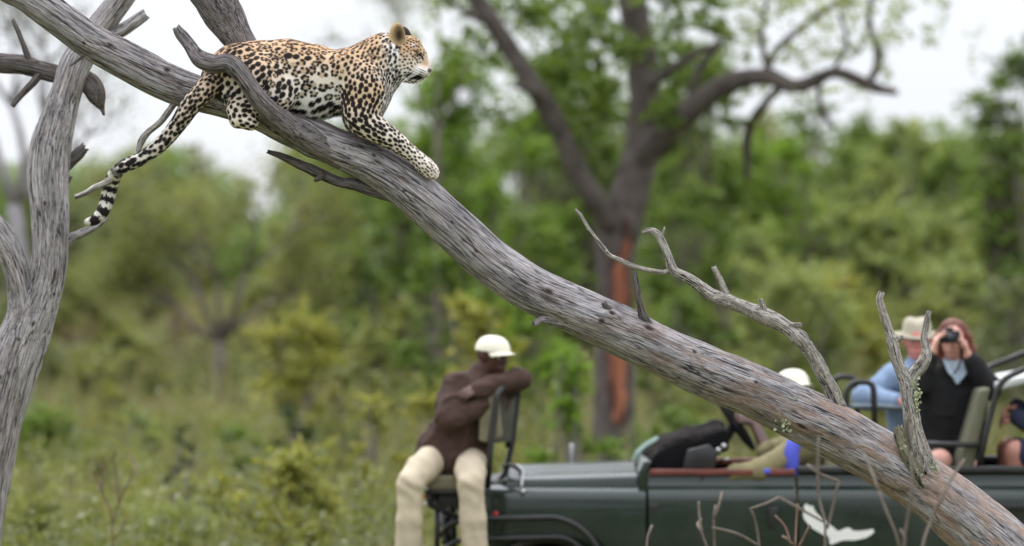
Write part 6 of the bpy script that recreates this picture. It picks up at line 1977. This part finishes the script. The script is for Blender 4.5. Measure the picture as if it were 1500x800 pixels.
def grass():
    rng = np.random.RandomState(123)
    n = 150000
    y = 27 + 72 * rng.uniform(0, 1, n) ** 1.25
    x = rng.uniform(-1, 1, n) * (.125 * y + 3)
    den = vnoise(np.column_stack([x * .55, y * .35, 0 * x]), 9)
    z = terrain(x, y)
    H = (.30 + .22 * np.clip(den, -1, 1) + rng.exponential(.10, n)) * rng.uniform(.6, 1.1, n) * (1 + .006 * (y - 30))
    a = rng.uniform(0, 6.283, n)
    lean = rng.normal(0, .28, (n, 2)) * H[:, None]
    wd = .006 + .00022 * y
    s = np.column_stack([np.cos(a) * wd, np.sin(a) * wd, 0 * a])
    b_ = np.column_stack([x, y, z - .02])
    m_ = b_ + np.column_stack([lean * .35, H * .6])
    t_ = b_ + np.column_stack([lean, H])
    V = np.stack([b_ - s, b_ + s, m_ + s * .8, t_, m_ - s * .8], 1).reshape(-1, 3)
    i = np.arange(n)[:, None] * 5
    F = np.vstack([i + np.array([0, 1, 2]), i + np.array([0, 2, 4]), i + np.array([4, 2, 3])])
    k = np.clip(.5 + .6 * vnoise(np.column_stack([x * .25, y * .18, 0 * x]), 14) + rng.normal(0, .25, n), 0, 1)[:, None]
    col = np.array((.210, .225, .090)) * (1 - k) + np.array((.350, .300, .185)) * k
    col *= rng.uniform(.8, 1.2, (n, 1))
    tint = np.column_stack([np.repeat(col, 5, 0), np.ones(n * 5)])
    tag(obj("long_grass", V, F, leaf_m, smooth=False, attrs={"tint": ('FLOAT_COLOR', tint)}), "long green and straw-coloured grass over the whole meadow", "grass", kind="stuff")
grass()
def undergrowth():
    rng = np.random.RandomState(321)
    P, T = [], []
    n = 1900
    y = 29 + 60 * rng.uniform(0, 1, n) ** 1.2
    x = rng.uniform(-1, 1, n) * (.125 * y + 2.5)
    z = terrain(x, y)
    for i in range(n):
        h = rng.uniform(.25, .95); w = h * rng.uniform(.35, .7)
        k = int(40 + 50 * h)
        t = rng.uniform(.15, 1, k)
        m = rng.randint(3, 7); sh = rng.randint(0, m, k); d = rng.normal(0, .5, (m, 2))
        q = np.column_stack([x[i] + d[sh, 0] * w * t + rng.normal(0, .05, k), y[i] + d[sh, 1] * w * t + rng.normal(0, .05, k), z[i] + h * t])
        P.append(q); T.append(np.full(k, rng.uniform(0, 1)))
    P = np.vstack(P); T = np.concatenate(T)
    V, F, t = leaves(P, .085, 'olive', rng, tint_by=T * .9)
    k = np.repeat(np.clip(.5 + .9 * vnoise(P * .3, 4), 0, 1), 4)[:, None]
    t[:, :3] = t[:, :3] * (1 - k) + k * np.array((.18, .21, .07)) * (t[:, 1:2] / .38)
    tag(obj("undergrowth", V, F, leaf_m, smooth=False, attrs={"tint": ('FLOAT_COLOR', t)}), "leafy low undergrowth standing in the long grass", "undergrowth", kind="stuff")
undergrowth()

# ---------------------------------------------------------------- dry twigs close to the trunk's foot
dry_m = mat_plain("dry_twig", srgb(112, 102, 93), .9, .25, 12, .4, 60)
dry_r = mat_plain("dry_twig_red", srgb(112, 90, 78), .9, .25, 12, .4, 60)
def dry(label, D, stems, mat, base_px):
    g = PX(D)
    b0 = g(base_px, 450)
    z0 = float(terrain(b0[0], b0[1]))
    root = thing("dry_shrub", (b0[0], b0[1], z0 - .02), label, "shrub", "dry twigs in front of the vehicle")
    paths = []
    for pts in stems:
        full = pts if len(pts[0]) < 4 else pts
        paths.append([(*g(p[0], p[1], .02 * math.sin(p[0] * 1.7 + p[1])), p[2] * .16 / g.s) for p in full])
    rg = np.random.RandomState(int(base_px))
    more = []
    for P_ in paths:
        for k_ in range(len(P_)):      # crooked joints and side twigs
            j_ = rg.normal(0, .005, 3) * (1, 1, .3)
            P_[k_] = (P_[k_][0] + j_[0], P_[k_][1] + j_[1], P_[k_][2] + j_[2], P_[k_][3])
            if k_ > 1 and rg.uniform() < .35:
                p_ = np.array(P_[k_][:3]); d_ = unit(np.array((rg.normal(0, .8), rg.normal(0, .8), .8)))
                L_ = rg.uniform(.06, .22)
                more.append([(*p_, P_[k_][3] * .6), (*(p_ + d_ * L_ * .5 + rg.normal(0, .01, 3)), P_[k_][3] * .42), (*(p_ + d_ * L_), P_[k_][3] * .2)])
    wood(paths + more, mat, root, "stems", 6, .03)
gz = lambda D: 450 + 2.25 * 6400 / D
dry("bare blurred twigs crossing the door below the white cap", 16.8, [
    [(1210, gz(16.8), 9), (1216, 900, 8), (1210, 800, 8), (1208, 765, 7), (1202, 730, 6), (1198, 690, 5), (1200, 640, 3)],
    [(1211, 775, 6), (1222, 745, 5), (1226, 705, 3)]], dry_m, 1212)
dry("bare pale twigs forking in front of the white bird's wing tip", 16.2, [
    [(1330, gz(16.2), 11), (1324, 900, 10), (1324, 810, 9), (1328, 760, 8), (1334, 715, 6), (1338, 660, 4)],
    [(1324, 830, 8), (1312, 785, 6), (1298, 750, 5), (1292, 720, 3)],
    [(1338, gz(16.2), 9), (1342, 880, 8), (1350, 800, 7), (1368, 755, 6), (1384, 725, 4)]], dry_m, 1332)
dry("low brush of dry twigs below the vehicle door", 17.4, [
    [(1040, gz(17.4), 10), (1036, 900, 9), (1042, 820, 8), (1030, 780, 7), (1022, 745, 6), (1024, 735, 4)],
    [(1042, gz(17.4), 10), (1050, 880, 9), (1046, 800, 8), (1046, 760, 7), (1050, 740, 5)],
    [(1120, gz(17.4), 8), (1118, 880, 7), (1112, 800, 6), (1104, 765, 4), (1098, 745, 3)],
    [(960, gz(17.4), 8), (955, 880, 7), (950, 800, 6), (956, 770, 4)]], dry_m, 1060)
dry("fine reddish spiky twigs at the door's lower edge", 18.0, [
    [(1168, gz(18.0), 7), (1170, 900, 6), (1166, 815, 5), (1158, 795, 4), (1146, 786, 3)],
    [(1160, 797, 3), (1148, 772, 2.5), (1136, 756, 1.6)], [(1164, 803, 3), (1168, 770, 2.4), (1170, 738, 1.6)], [(1166, 810, 3), (1178, 788, 2.4), (1186, 770, 1.6)]], dry_r, 1168)
dry("spindly reddish dry sapling standing alone in the grass", 27.0, [
    [(165, gz(27.0), 9), (164, 830, 7), (164, 770, 6), (160, 745, 5), (152, 720, 4), (150, 690, 3), (158, 670, 2)],
    [(164, 772, 5), (174, 740, 4), (174, 710, 3.4), (168, 690, 2.6), (166, 672, 1.6)], [(174, 740, 3), (184, 716, 2.4), (196, 690, 1.6)], [(166, 790, 4), (180, 772, 3), (184, 758, 2)], [(152, 720, 3), (140, 700, 2), (136, 690, 1.5)]], dry_r, 165)
